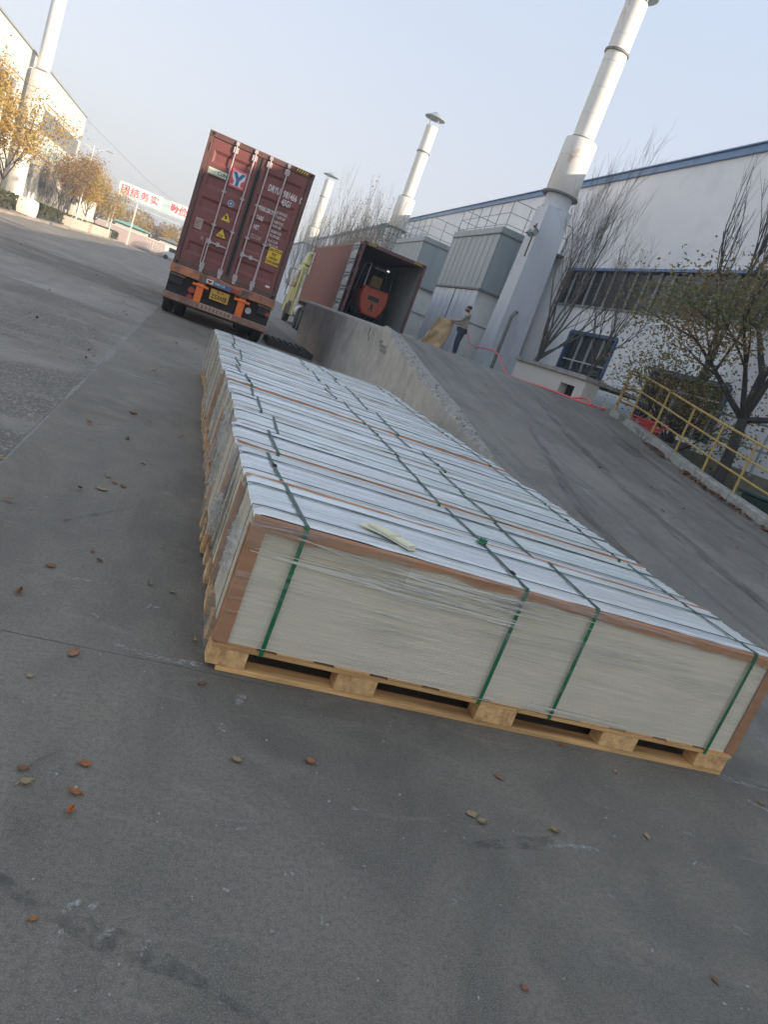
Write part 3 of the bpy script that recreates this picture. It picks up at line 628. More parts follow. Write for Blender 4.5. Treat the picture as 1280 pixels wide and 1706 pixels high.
# ------------------------------------------------------------------ shipping containers
def corr_side(mb, x, y0, y1, z0, z1, depth, out, pitch=.278):
    """trapezoid corrugation running up a side wall"""
    n = int((y1 - y0) / pitch); pitch = (y1 - y0) / n; line = []
    for i in range(n):
        a = y0 + i * pitch
        line += [(a, 0), (a + pitch * .26, 0), (a + pitch * .5, 1), (a + pitch * .76, 1)]
    line.append((y1, 0)); vs = []
    for yy, q in line: vs += [(x + out * depth * (q - 1), yy, z0), (x + out * depth * (q - 1), yy, z1)]
    mb.add(vs, [(2 * i, 2 * i + 1, 2 * i + 3, 2 * i + 2) for i in range(len(line) - 1)])
def container_shell(t, x0, x1, y0, y1, z0, z1, side, frame, inside=None, front=True):
    pw = .10
    for x in (x0, x1):
        o = 1 if x == x1 else -1; xa, xb = (x, x + pw) if o < 0 else (x - pw, x)
        for yy in (y0, y1 - pw): b = MB(); b.box(xa, xb, yy, yy + pw, z0 + .12, z1 - .12); b.build('corner_post', frame, t, bevel=.008)
        b = MB(); b.box(xa + .012, xb - .012, y0 + pw, y1 - pw, z0 + .01, z0 + .16); b.build('bottom_rail', frame, t)
        b = MB(); b.box(xa + .02, xb - .02, y0 + pw, y1 - pw, z1 - .1, z1 - .02); b.build('top_rail', frame, t)
        b = MB(); corr_side(b, x - o * .012, y0 + pw, y1 - pw, z0 + .16, z1 - .1, .055, o); b.build('side_panel', side, t, solid=.004)
        if inside: b = MB(); corr_side(b, x - o * .020, y0 + pw, y1 - pw, z0 + .16, z1 - .1, .055, o); b.build('inner_lining', inside, t, solid=.003)
        for yy in (y0, y1 - .178):
            for zz in (z0, z1 - .118):
                b = MB(); a, c = (x - .003, x + .162) if o < 0 else (x - .162, x + .003)
                b.box(a, c, yy - .003, yy + .178, zz, zz + .118); cc = b.build('corner_casting', frame, t, bevel=.012)
                h = MB(); h.lathe([(.034, -.006), (.034, -.004)], ((a + c) / 2, yy, zz + .059), 'Y', 12); h.build('casting_hole', m_dark, cc)
    b = MB(); b.box(x0 + .16, x1 - .16, y1 - .05, y1 - .02, z0 + .1, z1 - .1); b.build('front_wall', side, t)
    b = MB(); b.box(x0 + .03, x1 - .03, y0 + .05, y1 - .05, z1 - .035, z1 - .02); b.build('roof', side, t)
    b = MB(); b.box(x0 + .03, x1 - .03, y0 + .02, y1 - .05, z0 + .12, z0 + .155); b.build('floor', m_plyfloor, t)
    b = MB(); b.box(x0 + .163, x1 - .163, y0 + .002, y0 + .11, z0 + .005, z0 + .125); b.build('door_sill', frame, t)
    b = MB(); b.box(x0 + .163, x1 - .163, y0 + .002, y0 + .09, z1 - .115, z1 - .003); b.build('door_header', frame, t)
def hazard(t, x0, x1, y, z0, z1, n):
    b = MB(); b.box(x0, x1, y - .006, y - .0035, z0, z1); hb = b.build('hazard_patch', m_black, t)
    s_ = (x1 - x0) / n
    for i in range(n):
        a = x0 + i * s_; b = MB(); b.add([(a + .02, y - .0075, z0), (a + .02 + s_ * .45, y - .0075, z0), (a + s_ * .55 + .04, y - .0075, z1), (a + .04 + s_ * .05, y - .0075, z1)], [(0, 1, 2, 3)]); b.build('hazard_stripe', m_sticky, hb, solid=.001)

X0, X1, YR, Z0, Z1 = -.625, 1.813, 18.46, 1.14, 4.10
c1 = thing('shipping_container', ((X0 + X1) / 2, YR, Z0), 'closed dark red high-cube shipping container with white lettering seen from its doors', 'container')
container_shell(c1, X0, X1, YR, YR + 12.19, Z0, Z1, m_cont, m_contdk)
hazard(c1, X1 - .46, X1 - .17, YR, Z1 - .085, Z1 - .02, 5)
XM = (X0 + X1) / 2; DZ0, DZ1 = Z0 + .13, Z1 - .12
def door_leaf(x0, x1, name='door'):
    """steel door with five pressed horizontal troughs"""
    y = YR + .03; b = MB(); fx = .06; nz = 5; zs = [DZ0 + .02, DZ0 + .10]; H = DZ1 - DZ0 - .2; p = H / nz
    prof = [(DZ0, 0), (DZ0 + .10, 0)]
    for k in range(nz):
        a = DZ0 + .10 + k * p; prof += [(a + p * .18, 0), (a + p * .30, .034), (a + p * .62, .034), (a + p * .74, 0)]
    prof += [(DZ1, 0)]
    xa, xb = x0 + .09, x1 - .09; vs = []
    for z, d in prof:
        vs += [(x0, y, z), (xa, y, z), (xa + (.05 if d else .0), y + d, z), (xb - (.05 if d else 0), y + d, z), (xb, y, z), (x1, y, z)]
    fs = [(i * 6 + k, i * 6 + k + 1, i * 6 + 7 + k, i * 6 + 6 + k) for i in range(len(prof) - 1) for k in range(5)]
    b.add(vs, fs); return b.build(name, m_cont, c1, solid=.005)
dl = door_leaf(X0 + .105, XM - .03); dr_ = door_leaf(XM + .03, X1 - .105)
for a, c in ((X0 + .10, X0 + .12), (X1 - .12, X1 - .10), (XM - .055, XM - .012), (XM + .012, XM + .055)):
    b = MB(); b.box(a, c, YR + .012, YR + .034, DZ0 - .005, DZ1 + .01); b.build('door_gasket', m_gasket, c1)
rods = [.0, .43, .78, 1.20]
for k, x in enumerate(rods):
    b = MB(); b.tube([(x, YR - .022, Z0 + .03), (x, YR - .022, Z1 - .03)], .0175, 10); rod = b.build('lock_rod', m_rod, c1, smooth=True)
    for z in (Z0 + .06, Z1 - .06): b = MB(); b.obox((x, YR - .018, z), (.075, .05, .085)); b.build('cam_keeper', m_rod, rod, bevel=.008)
    for z in (Z0 + .17, Z1 - .2): b = MB(); b.obox((x, YR - .004, z), (.11, .05, .13)); b.build('rod_bracket', m_rod, rod, bevel=.01)
    for z in (Z0 + 1.10, Z0 + 1.85): b = MB(); b.obox((x, YR - .006, z), (.1, .05, .04)); b.build('rod_guide', m_rod, rod, bevel=.006)
for x, s_ in ((rods[0], 1), (rods[2], 1)):
    z = Z0 + .72; b = MB(); b.bar((x, YR - .05, z), (x + s_ * .40, YR - .05, z - .01), .022, .03); b.obox((x, YR - .035, z), (.08, .05, .1)); b.obox((x + s_ * .2, YR - .035, z), (.07, .06, .09)); b.build('door_handle', m_rod, c1, bevel=.004)
for x in (rods[0] - .06, rods[3] + .02):
    b = MB(); b.bar((x, YR - .04, Z0 + .22), (x, YR - .04, Z0 + .78), .02, .03); b.build('door_handle', m_rod, c1)
for x in (X0 + .085, X1 - .085):
    for k in range(5): b = MB(); b.lathe([(.02, 0), (.02, .16)], (x, YR - .002, Z0 + .3 + k * .56), 'Z', 8); b.build('hinge', m_contdk, c1)
b = MB(); b.box(X0 + .1, X1 - .1, YR + .085, YR + .10, DZ0 - .005, DZ1 + .005); b.build('door_gap_backing', m_dark, c1)  # added dark plate, stops daylight showing through the gap between the doors
def stick(x0, x1, z0, z1, mat, y=YR + .024, name='sticker'): b = MB(); b.box(x0, x1, y, y + .004, z0, z1); return b.build(name, mat, c1)
YF = YR + .0235
lx = -.43
s1 = stick(-.45, -.035, 3.235, 3.375, m_stickpale)
text('Steel', .085, m_tan, s1, pos=(-.44, YF - .002, 3.31)); text('Cube', .115, m_black, s1, pos=(-.245, YF - .002, 3.31), bold=.002)
b = MB(); b.box(-.44, -.045, YF - .003, YF, 3.244, 3.251); b.build('printed_line', m_black, s1)
lg = stick(.04, .40, 3.15, 3.55, m_pink, name='logo_plate'); q = stick(.075, .365, 3.195, 3.505, m_stickw, YF - .003, 'logo_field'); q.parent = lg
def poly(pts, y, mat, parent, name='logo_mark'): b = MB(); b.add([(x, y, z) for x, z in pts], [tuple(range(len(pts)))]); return b.build(name, mat, parent, solid=.001)
lc, lz = .22, 3.35
poly([(lc - .145, lz - .14), (lc - .145, lz + .02), (lc - .075, lz - .06), (lc - .085, lz - .14)], YF - .0055, m_pink, lg); poly([(lc + .145, lz - .14), (lc + .145, lz + .02), (lc + .075, lz - .06), (lc + .085, lz - .14)], YF - .0055, m_pink, lg)
poly([(lc - .035, lz - .145), (lc - .035, lz - .03), (lc - .14, lz + .14), (lc - .06, lz + .14), (lc, lz + .045), (lc + .06, lz + .14), (lc + .14, lz + .14), (lc + .035, lz - .03), (lc + .035, lz - .145)], YF - .0065, m_logoblue, lg)
b = MB(); b.lathe([(.075, 0), (.075, .004)], (.22, YF - .003, 2.81), 'Y', 24); rd = b.build('round_sticker', m_alu, c1)
b = MB(); b.lathe([(.058, 0), (.058, .004)], (.22, YF - .005, 2.81), 'Y', 24); b.build('round_mark', m_logoblue, rd)
b = MB(); b.box(.19, .25, YF - .008, YF - .005, 2.803, 2.817); b.box(.213, .227, YF - .0085, YF - .0052, 2.78, 2.84); b.build('printed_line', m_stickw, rd)
for zc, zg in ((2.50, 1), (2.13, 0)):
    xc = .21
    tr = poly([(xc - .13, zc - .105), (xc + .13, zc - .105), (xc, zc + .12)], YF - .002, m_black, c1, 'warning_triangle')
    poly([(xc - .112, zc - .094), (xc + .112, zc - .094), (xc, zc + .10)], YF - .0045, m_sticky, tr, 'triangle_field')
    if zg: poly([(xc - .02, zc + .04), (xc + .02, zc + .02), (xc + .005, zc - .01), (xc + .04, zc - .03), (xc - .035, zc - .06), (xc - .012, zc - .01), (xc - .04, zc)], YF - .0065, m_black, tr, 'bolt_mark')
    else: b = MB(); b.box(xc - .055, xc + .055, YF - .0075, YF - .005, zc - .05, zc - .035); b.box(xc - .05, xc + .05, YF - .0075, YF - .005, zc - .078, zc - .066); b.build('printed_line', m_black, tr)
tp = stick(-.41, -.24, 2.03, 2.27, m_tan, name='data_plate')
for k in range(4): b = MB(); b.box(-.395, -.395 + rnd(.09, .14), YF - .002, YF, 2.07 + .045 * k, 2.083 + .045 * k); b.build('printed_line', m_contdk, tp)
text('R', .13, m_inkfaint, c1, pos=(-.20, YF, 1.87))
rx = XM + .09
text('DRYU', .20, m_ink, c1, pos=(.90, YF, 3.45), xs=.52, bold=.004); text('981466', .20, m_ink, c1, pos=(1.26, YF, 3.45), xs=.54, bold=.004); text('0', .20, m_ink, c1, pos=(1.655, YF, 3.45), xs=.54, bold=.004)
text('45G1', .19, m_ink, c1, pos=(1.27, YF, 3.27), xs=.55, bold=.004)
yy = YF + .004
for k, (a, l1, l2) in enumerate((('MAX.GROSS', '32.500 KGS', '71.650 LBS'), ('TARE', '3.800 KGS', '8.420 LBS'), ('NET', '28.680 KGS', '63.230 LBS'), ('CU.CAP.', '76.4 CU.M', '2.700 CU.FT'))):
    z = 2.97 - .215 * k
    text(a, .135, m_ink if k < 3 else m_inkfaint, c1, pos=(.835, yy - .004, z), xs=.52, bold=.003); text(l1, .085, m_ink, c1, pos=(1.235, yy - .004, z + .055), xs=.62, bold=.001); text(l2, .085, m_ink, c1, pos=(1.235, yy - .004, z - .04), xs=.62, bold=.001)
cs = stick(1.32, 1.64, 1.88, 2.26, m_sticky, YF - .004)
for k, tx in enumerate(("CAUTION", "9'6\"", "HIGH", "CONTAINER")): text(tx, .085, m_black, cs, pos=(1.48, YF - .006, 2.205 - .09 * k), align='CENTER', xs=.72 if k == 3 else .95, bold=.002)
stick(1.50, 1.60, Z0 + .22, Z0 + .27, m_stickw, YF - .004)

# semi-trailer under it
st = thing('semi_trailer', (XM, YR, 0), 'rusty orange container chassis with a yellow licence plate under the closed red container', 'trailer')
b = MB(); b.box(X0 - .02, X1 + .02, YR - .02, YR + .16, .955, 1.135); b.build('rear_beam', m_trailer, st, bevel=.012)
for x in (XM - .57, XM + .42):
    b = MB(); b.box(x, x + .17, YR - .05, YR + .1, .93, 1.12); b.build('twist_lock', m_rust, st, bevel=.015)
    b = MB(); b.box(x - .005, x + .165, YR - .035, YR + .12, .40, .92); b.build('bumper_leg', m_orange, st, bevel=.02)
    b = MB(); b.lathe([(.03, -.1), (.03, .27)], (x - .005, YR - .03, .86), 'X', 10); b.build('hinge_pin', m_orange, st)
b = MB(); b.box(X0 - .03, X1 + .03, YR - .04, YR + .10, .345, .50); b.build('rear_bumper', m_bumper, st, bevel=.015)
b = MB(); b.box(XM - .40, XM + .38, YR - .048, YR - .038, .37, .495); b.build('bumper_plate', m_tan, st)
for k in range(8): b = MB(); b.box(XM - .36 + .09 * k, XM - .30 + .09 * k, YR - .052, YR - .047, .39, .47); b.build('hazard_stripe', m_bumper, st)
b = MB(); b.box(XM - .40, XM + .38, YR - .03, YR - .02, .975, 1.075); mk = b.build('maker_plate', m_logoblue, st)
b = MB(); b.box(XM - .40, XM - .24, YR - .034, YR - .029, .978, 1.072); em = b.build('emblem_field', m_stickw, mk)
poly([(XM - .37, 1.05), (XM - .27, 1.05), (XM - .275, 1.01), (XM - .32, .985), (XM - .365, 1.01)], YR - .0365, m_redlamp, mk, 'emblem_mark')
text('CIMC·LS', .075, m_stickw, mk, pos=(XM - .22, YR - .032, 1.025), xs=.9, bold=.001); b = MB(); b.box(XM + .18, XM + .38, YR - .034, YR - .029, .978, 1.072); b.build('red_reflector', m_redlamp, mk)
b = MB(); b.box(XM - .24, XM + .20, YR + .06, YR + .075, .655, .90); lp = b.build('licence_plate', m_plate, st, bevel=.004)
text('Z539挂', .13, m_black, lp, pos=(XM - .02, YR + .057, .735), align='CENTER', xs=.92, bold=.002); text('鲁 · 超', .06, m_black, lp, pos=(XM - .02, YR + .057, .855), align='CENTER')
b = MB(); b.box(X0 + .0, X1 - .0, YR + .17, YR + .20, .30, .95); b.build('mud_guard', m_chassis, st)
for s_ in (0, 1):
    xx = X0 + .02 if not s_ else X1 - .32
    b = MB(); b.box(xx, xx + .30, YR + .02, YR + .12, .72, .90); b.build('light_box', m_chassis, st, bevel=.01)
    b = MB(); b.box(xx - .02, xx + .34, YR - .01, YR + .12, .90, .935); b.build('light_bracket', m_rust, st)
    for k in range(2):
        b = MB(); cx_ = XM - .66 if not s_ else XM + .70; b.lathe([(.075, 0), (.075, .03), (.05, .045)], (cx_, YR - .04 + .1, .70 - .17 * k), 'Y', 16)
        if s_ and k: continue
        b.build('tail_lamp', m_redlamp if not s_ else m_alu, st)
b = MB(); b.lathe([(.05, 0), (.05, .03)], (X1 - .07, YR + .0, .77), 'Y', 14); b.build('tail_lamp', m_redlamp, st)
for x in (XM - .5, XM + .3): b = MB(); b.box(x, x + .14, YR + .16, YR + 12, .85, 1.13); b.build('main_beam', m_trailer, st)
def wheel_dual(parent, x, y, r=.51, w_=.24, gap=.06, out=1, n=28):
    for k in range(2):
        xc = x + out * k * (w_ + gap)
        b = MB(); pr = [(r * .62, -w_ / 2), (r * .94, -w_ / 2), (r, -w_ / 2 + .035), (r, w_ / 2 - .035), (r * .94, w_ / 2), (r * .62, w_ / 2)]
        b.lathe(pr, (xc, y, r), 'X', n); wb = b.build('wheel', m_tyre, parent, smooth=True)
        b = MB(); b.lathe([(r * .6, -w_ * .35), (r * .3, -w_ * .1), (r * .3, w_ * .1), (r * .6, w_ * .35)], (xc, y, r), 'X', 20); b.build('rim', m_rust, wb)
        for q in range(3):
            b = MB(); xr = xc + (-.06 + .06 * q); b.lathe([(r + .001, -.006), (r + .004, 0), (r + .001, .006)], (xr, y, r), 'X', n); b.build('tread_rib', m_tyre, wb)
for ay in (19.4, 20.72, 22.04):
    wheel_dual(st, X0 + .13, ay, out=1); wheel_dual(st, X1 - .13, ay, out=-1)
    b = MB(); b.lathe([(.08, X0 + .3), (.08, X1 - .3)], (0, ay, .51), 'X', 10); b.build('axle', m_chassis, st)
b = MB(); b.box(XM - .3, XM + .3, 29.6, 30.0, 0.0, .85); b.box(XM - .4, XM + .4, 29.5, 30.1, 0, .06); b.build('landing_leg', m_chassis, st)

# second container, open towards the dock
x0, x1, yr, z0, z1 = 4.90, 7.338, 26.82, 1.36, 4.05
c2 = thing('shipping_container', ((x0 + x1) / 2, yr, z0), 'open dark red shipping container backed up to the loading dock', 'container')
container_shell(c2, x0, x1, yr, yr + 12.0, z0, z1, m_cont2, m_contdk, m_inside)
hazard(c2, x0 + .17, x0 + .46, yr, z1 - .09, z1 - .02, 4); hazard(c2, x1 - .50, x1 - .2, yr, z1 - .09, z1 - .02, 4)
b = MB(); prof = [(z0 + .1, 0)]
for k in range(5):
    a = z0 + .2 + k * .49; prof += [(a + .07, 0), (a + .12, .04), (a + .2, .04), (a + .25, 0), (a + .3, .04), (a + .35, 0)]
prof += [(z1 - .1, 0)]
xd = x0 - .09; vs = []
for z, d in prof: vs += [(xd, yr - .02, z), (xd, yr + .1, z), (xd + d, yr + .14, z), (xd + d, yr + 1.05, z), (xd, yr + 1.09, z), (xd, yr + 1.18, z)]
b.add(vs, [(i * 6 + k, i * 6 + k + 1, i * 6 + 7 + k, i * 6 + 6 + k) for i in range(len(prof) - 1) for k in range(5)]); dd2 = b.build('open_door', m_door2, c2, solid=.01)
for y_ in (yr - .03, yr + 1.18): b = MB(); b.box(xd - .012, xd + .03, y_, y_ + .035, z0 + .08, z1 - .08); b.build('door_gasket', m_gasket, dd2)
for k in range(4): b = MB(); b.lathe([(.022, 0), (.022, .16)], (x0 - .03, yr - .015, z0 + .3 + .62 * k), 'Z', 8); b.build('hinge', m_contdk, c2)
for k, (a, c) in enumerate(((3.25, 3.75), (2.65, 3.15))):
    b = MB(); b.box(x0 - .006, x0 - .001, yr + 11.15, yr + 11.75, a, c); b.build('side_sticker', m_inkfaint, c2)
text('MSR', .3, m_inkfaint, c2, pos=(x0 - .004, yr + 11.7, 3.2), xdir=(0, -1, 0))
s2 = thing('semi_trailer', ((x0 + x1) / 2, yr, 0), 'dark trailer chassis under the open red container behind the retaining wall', 'trailer')
for x in (x0 + .6, x1 - .7): b = MB(); b.box(x, x + .14, yr + .1, yr + 14.5, 1.06, 1.345); b.build('main_beam', m_chassis, s2)
b = MB(); b.box(x0, x1, yr + .0, yr + .16, 1.2, 1.345); b.build('rear_beam', m_trailer, s2)
b = MB(); b.box(x0, x1, yr + 11.7, yr + 11.9, 1.18, 1.345); b.build('front_beam', m_rust, s2)
for ay in (29.2, 30.5): wheel_dual(s2, x0 + .13, ay, out=1); wheel_dual(s2, x1 - .13, ay, out=-1)

# yellow-green tractor unit at its head
tk = thing('truck_tractor', (6.1, 38, 0), 'pale yellow-green truck tractor standing ahead of the open red container', 'truck')
for ay in (36.2, 37.5): wheel_dual(tk, x0 + .08, ay, out=1); wheel_dual(tk, x1 - .08, ay, out=-1)
b = MB(); b.box(5.6, 5.75, 35.6, 44, .7, 1.0); b.box(6.45, 6.6, 35.6, 44, .7, 1.0); b.build('chassis_frame', m_chassis, tk)
cab = [(41.2, .75), (41.2, 3.05), (41.55, 3.2), (43.6, 3.15), (44.5, 2.1), (44.75, 1.15), (44.7, .45), (43.9, .45), (43.75, .85), (42.9, .85), (42.75, .45), (41.2, .45)]
b = MB(); b.prism(cab, 0, 4.92, 7.3); b.build('cab', m_cab, tk, bevel=.05)
b = MB(); b.prism([(41.25, 3.2), (41.5, 3.75), (42.2, 3.85), (43.3, 3.22)], 0, 5.0, 7.25); b.build('roof_fairing', m_cab, tk, bevel=.06)
b = MB(); b.prism([(41.2, 3.78), (41.2, 3.86), (43.0, 3.98), (43.0, 3.9)], 0, 5.15, 7.1); b.build('roof_visor', m_cab, tk, bevel=.02)
b = MB(); b.prism([(41.8, 1.9), (41.8, 2.95), (43.5, 2.95), (44.25, 1.95)], 0, 4.90, 4.93); b.build('side_window', m_glass, tk)
b = MB(); b.prism([(43.68, 3.08), (44.5, 2.12), (44.53, 2.15), (43.7, 3.12)], 0, 5.05, 7.15); b.build('windscreen', m_glass, tk)
b = MB(); b.box(5.05, 5.7, 40.35, 41.1, 1.4, 2.7); b.build('tool_cabinet', m_rail, tk, bevel=.05)
b = MB(); b.lathe([(.05, 1.0), (.24, 1.03), (.27, 1.1), (.27, 1.9), (.24, 1.97), (.05, 2.0)], (5.2, 39.9, 0), 'Z', 18); b.build('air_tank', m_alu, tk, smooth=True)
b = MB(); b.prism([(41.7, 1.0), (41.7, 2.95), (41.73, 2.95), (41.73, 1.0)], 0, 4.905, 4.925); b.prism([(42.62, 1.0), (42.62, 2.1), (42.65, 2.1), (42.65, 1.0)], 0, 4.905, 4.925); b.build('door_seam', m_chassis, tk)
b = MB(); b.box(4.89, 4.93, 41.25, 42.7, .46, 1.15); b.build('side_step', m_chassis, tk)
b = MB(); b.lathe([(.33, 38.3), (.33, 39.5)], (5.25, 0, .82), 'Y', 18); b.build('fuel_tank', m_alu, tk)
b = MB(); b.box(5.0, 5.75, 40.3, 41.1, .5, 1.35); b.build('battery_box', m_cabw, tk, bevel=.03)
for z in (2.1, 2.65): b = MB(); b.obox((4.62, 43.9, z), (.2, .14, .42 if z > 2.4 else .28)); b.build('mirror', m_cabw, tk, bevel=.04)
b = MB(); b.bar((4.92, 43.8, 2.9), (4.62, 43.95, 2.85), .03); b.bar((4.92, 43.9, 1.9), (4.62, 43.95, 2.0), .03); b.build('mirror_arm', m_chassis, tk)
b = MB(); b.box(4.9, 7.3, 44.68, 44.9, .4, .95); b.build('front_bumper', m_cabw, tk, bevel=.05)
b = MB(); b.lathe([(.32, -.15), (.48, -.15), (.52, -.11), (.52, .11), (.48, .15), (.32, .15)], (5.06, 43.3, .52), 'X', 26); fwl = b.build('wheel', m_tyre, tk, smooth=True)
b = MB(); b.lathe([(.31, -.12), (.2, -.1), (.08, -.16), (.08, .1)], (5.06, 43.3, .52), 'X', 20); b.build('rim', m_rust, fwl)

# forklift inside the open container
fk = thing('forklift', (6.25, 28.2, 1.51), 'orange-red forklift seen from behind inside the open container', 'forklift')
fx, fy, fz = 6.20, 28.15, 1.515
oct_ = [(-.30, .18), (-.46, .42), (-.56, .75), (-.56, 1.0), (-.50, 1.22), (.50, 1.22), (.56, 1.0), (.56, .75), (.46, .42), (.30, .18)]
b = MB(); n = len(oct_)
vs = []
for yy, k in ((fy, .90), (fy + .10, 1.0), (fy + .75, 1.0)): vs += [(fx + p[0] * k, yy, fz + .7 + (p[1] - .7) * k) for p in oct_]
b.add(vs, [tuple(range(n)), tuple(range(3 * n - 1, 2 * n - 1, -1))] + [(r_ * n + i, r_ * n + (i + 1) % n, (r_ + 1) * n + (i + 1) % n, (r_ + 1) * n + i) for r_ in (0, 1) for i in range(n)])
cw = b.build('counterweight', m_fork, fk, bevel=.03)
b = MB(); b.box(fx - .24, fx + .20, fy - .006, fy + .02, fz + .76, fz + .92); b.build('vent_slot', m_forkdk, cw)
b = MB(); b.box(fx - .22, fx + .18, fy - .03, fy + .01, fz + .72, fz + .755); b.build('slot_lip', m_seat, cw)
b = MB(); b.box(fx - .05, fx + .05, fy - .02, fy + .02, fz + .46, fz + .64); b.build('tow_slot', m_forkdk, cw)
b = MB(); b.tube([(fx + .09 * math.cos(a), fy - .02, fz + .42 + .05 * math.sin(a)) for a in [k * math.pi / 6 for k in range(13)]], .014, 6); b.build('tow_ring', m_forkdk, cw)
b = MB(); b.box(fx - .52, fx + .52, fy + .3, fy + 1.6, fz + .35, fz + 1.0); b.build('body', m_fork, fk, bevel=.03)
b = MB(); b.box(fx - .5, fx + .5, fy + .15, fy + .75, fz + 1.0, fz + 1.26); b.build('hood', m_forkdk, fk, bevel=.05)
b = MB(); b.box(fx - .25, fx + .22, fy + .55, fy + .70, fz + 1.25, fz + 1.68); b.box(fx - .24, fx + .22, fy + .6, fy + 1.05, fz + 1.22, fz + 1.34); b.build('seat', m_seat, fk, bevel=.04)
for s_ in (-1, 1):
    b = MB(); b.tube([(fx + s_ * .50, fy + .15, fz + 1.15), (fx + s_ * .47, fy + .25, fz + 2.02), (fx + s_ * .47, fy + 1.4, fz + 2.05), (fx + s_ * .5, fy + 1.7, fz + 1.0)], .028, 8); b.build('guard_post', m_alu if s_ < 0 else m_forkdk, fk, smooth=True)
    b = MB(); b.lathe([(.10, -.09), (.24, -.09), (.27, -.06), (.27, .06), (.24, .09), (.10, .09)], (fx + s_ * .47, fy + .42, fz + .27), 'X', 22); b.build('wheel', m_tyre, fk, smooth=True)
    b = MB(); b.lathe([(.10, -.1), (.3, -.1), (.33, -.06), (.33, .06), (.3, .1), (.10, .1)], (fx + s_ * .50, fy + 1.75, fz + .33), 'X', 22); b.build('wheel', m_tyre, fk, smooth=True)
    b = MB(); b.box(fx + s_ * .3 - .05, fx + s_ * .3 + .05, fy + 1.95, fy + 2.1, fz + .1, fz + 2.1); b.build('mast', m_forkdk, fk)
    b = MB(); b.lathe([(.045, -.03), (.05, 0.03)], (fx + s_ * .22, fy + .24, fz + 1.95), 'Y', 12); b.build('rear_lamp', m_lamp if s_ > 0 else m_seat, fk)
for k in range(6): b = MB(); b.box(fx - .47, fx + .47, fy + .3 + .2 * k, fy + .34 + .2 * k, fz + 2.02, fz + 2.06); b.build('guard_bar', m_forkdk, fk)
b = MB(); b.box(fx - .3, fx + .3, fy + .2, fy + .24, fz + 1.9, fz + 1.96); b.build('lamp_bar', m_greenrail, fk)

# ------------------------------------------------------------------ the man with the kraft sheet
def skin_body(name, verts, edges, mat, parent, root=0, sub=2):
    me = bpy.data.meshes.new(name); me.from_pydata([v[0] for v in verts], edges, []); o = bpy.data.objects.new(name, me); COL.objects.link(o)
    o.modifiers.new('skin', 'SKIN'); 
    for i, v in enumerate(verts):
        d = me.skin_vertices[0].data[i]; r_ = v[1]; d.radius = r_ if hasattr(r_, '__len__') else (r_, r_); d.use_root = (i == root)
    s_ = o.modifiers.new('sub', 'SUBSURF'); s_.levels = sub; s_.render_levels = sub
    me.materials.append(mat); o.modifiers['skin'].use_smooth_shade = True
    dg = bpy.context.evaluated_depsgraph_get(); dg.update()
    m2 = bpy.data.meshes.new_from_object(o.evaluated_get(dg)); m2.name = name; o.modifiers.clear(); o.data = m2; m2.shade_smooth(); o.parent = parent
    ORG[o.name] = ORG[parent.name]; return o
man = thing('person', (8.72, 24.75, 1.46), 'man in cream shirt and dark jeans holding up a brown kraft sheet', 'person')
# local: facing -X (away to the left), y forward = left of picture later by rotation
bv = [((0, 0, .95), (.15, .115)), ((0, 0, 1.10), (.145, .11)), ((0, .02, 1.28), (.17, .12)), ((0, .02, 1.42), (.15, .10)), ((0, .03, 1.50), (.055, .055)), ((0, .06, 1.60), (.080, .092)), ((0, .065, 1.70), (.075, .085)),
      ((-.10, 0, .88), (.095, .095)), ((-.11, .02, .50), (.068, .068)), ((-.12, -.03, .10), (.045, .045)), ((-.13, .10, .035), (.042, .035)),
      ((.10, 0, .88), (.095, .095)), ((.11, .03, .50), (.068, .068)), ((.13, .0, .10), (.045, .045)), ((.14, .13, .035), (.042, .035)),
      ((-.21, .03, 1.40), (.058, .058)), ((-.29, .10, 1.16), (.045, .045)), ((-.24, .34, 1.08), (.036, .036)), ((-.22, .43, 1.08), (.032, .022)),
      ((.21, .02, 1.40), (.058, .058)), ((.29, .04, 1.15), (.045, .045)), ((.22, .28, 1.05), (.036, .036)), ((.2, .37, 1.06), (.032, .022))]
be = [(0, 1), (1, 2), (2, 3), (3, 4), (4, 5), (5, 6), (0, 7), (7, 8), (8, 9), (9, 10), (0, 11), (11, 12), (12, 13), (13, 14), (3, 15), (15, 16), (16, 17), (17, 18), (3, 19), (19, 20), (20, 21), (21, 22)]
body = skin_body('body', bv, be, m_skin, man)
def shell(name, idx, mat, extra, root=0):
    mp = {k: i for i, k in enumerate(idx)}; vs = [(bv[k][0], tuple(q + extra for q in bv[k][1])) for k in idx]
    return vs, [(mp[a], mp[c]) for a, c in be if a in mp and c in mp]
def sh(name, items, edges, mat): return skin_body(name, items, edges, mat, man)
sh('trousers', [((0, 0, 1.0), (.158, .125)), ((-.095, 0, .88), (.108, .112)), ((-.11, .02, .50), (.083, .083)), ((-.12, -.03, .08), (.066, .07)), ((.095, 0, .88), (.108, .112)), ((.11, .03, .50), (.083, .083)), ((.13, 0, .08), (.066, .07))], [(0, 1), (1, 2), (2, 3), (0, 4), (4, 5), (5, 6)], m_jean)
sh('shirt', [((0, 0, .90), (.178, .142)), ((0, 0, 1.10), (.165, .13)), ((0, .02, 1.28), (.188, .138)), ((0, .02, 1.43), (.16, .112)), ((0, .03, 1.49), (.07, .07)), ((-.21, .03, 1.40), (.074, .074)), ((-.29, .10, 1.16), (.06, .06)), ((-.245, .32, 1.085), (.048, .048)), ((.21, .02, 1.40), (.074, .074)), ((.29, .04, 1.15), (.06, .06)), ((.225, .26, 1.055), (.048, .048))], [(0, 1), (1, 2), (2, 3), (3, 4), (3, 5), (5, 6), (6, 7), (3, 8), (8, 9), (9, 10)], m_shirt)
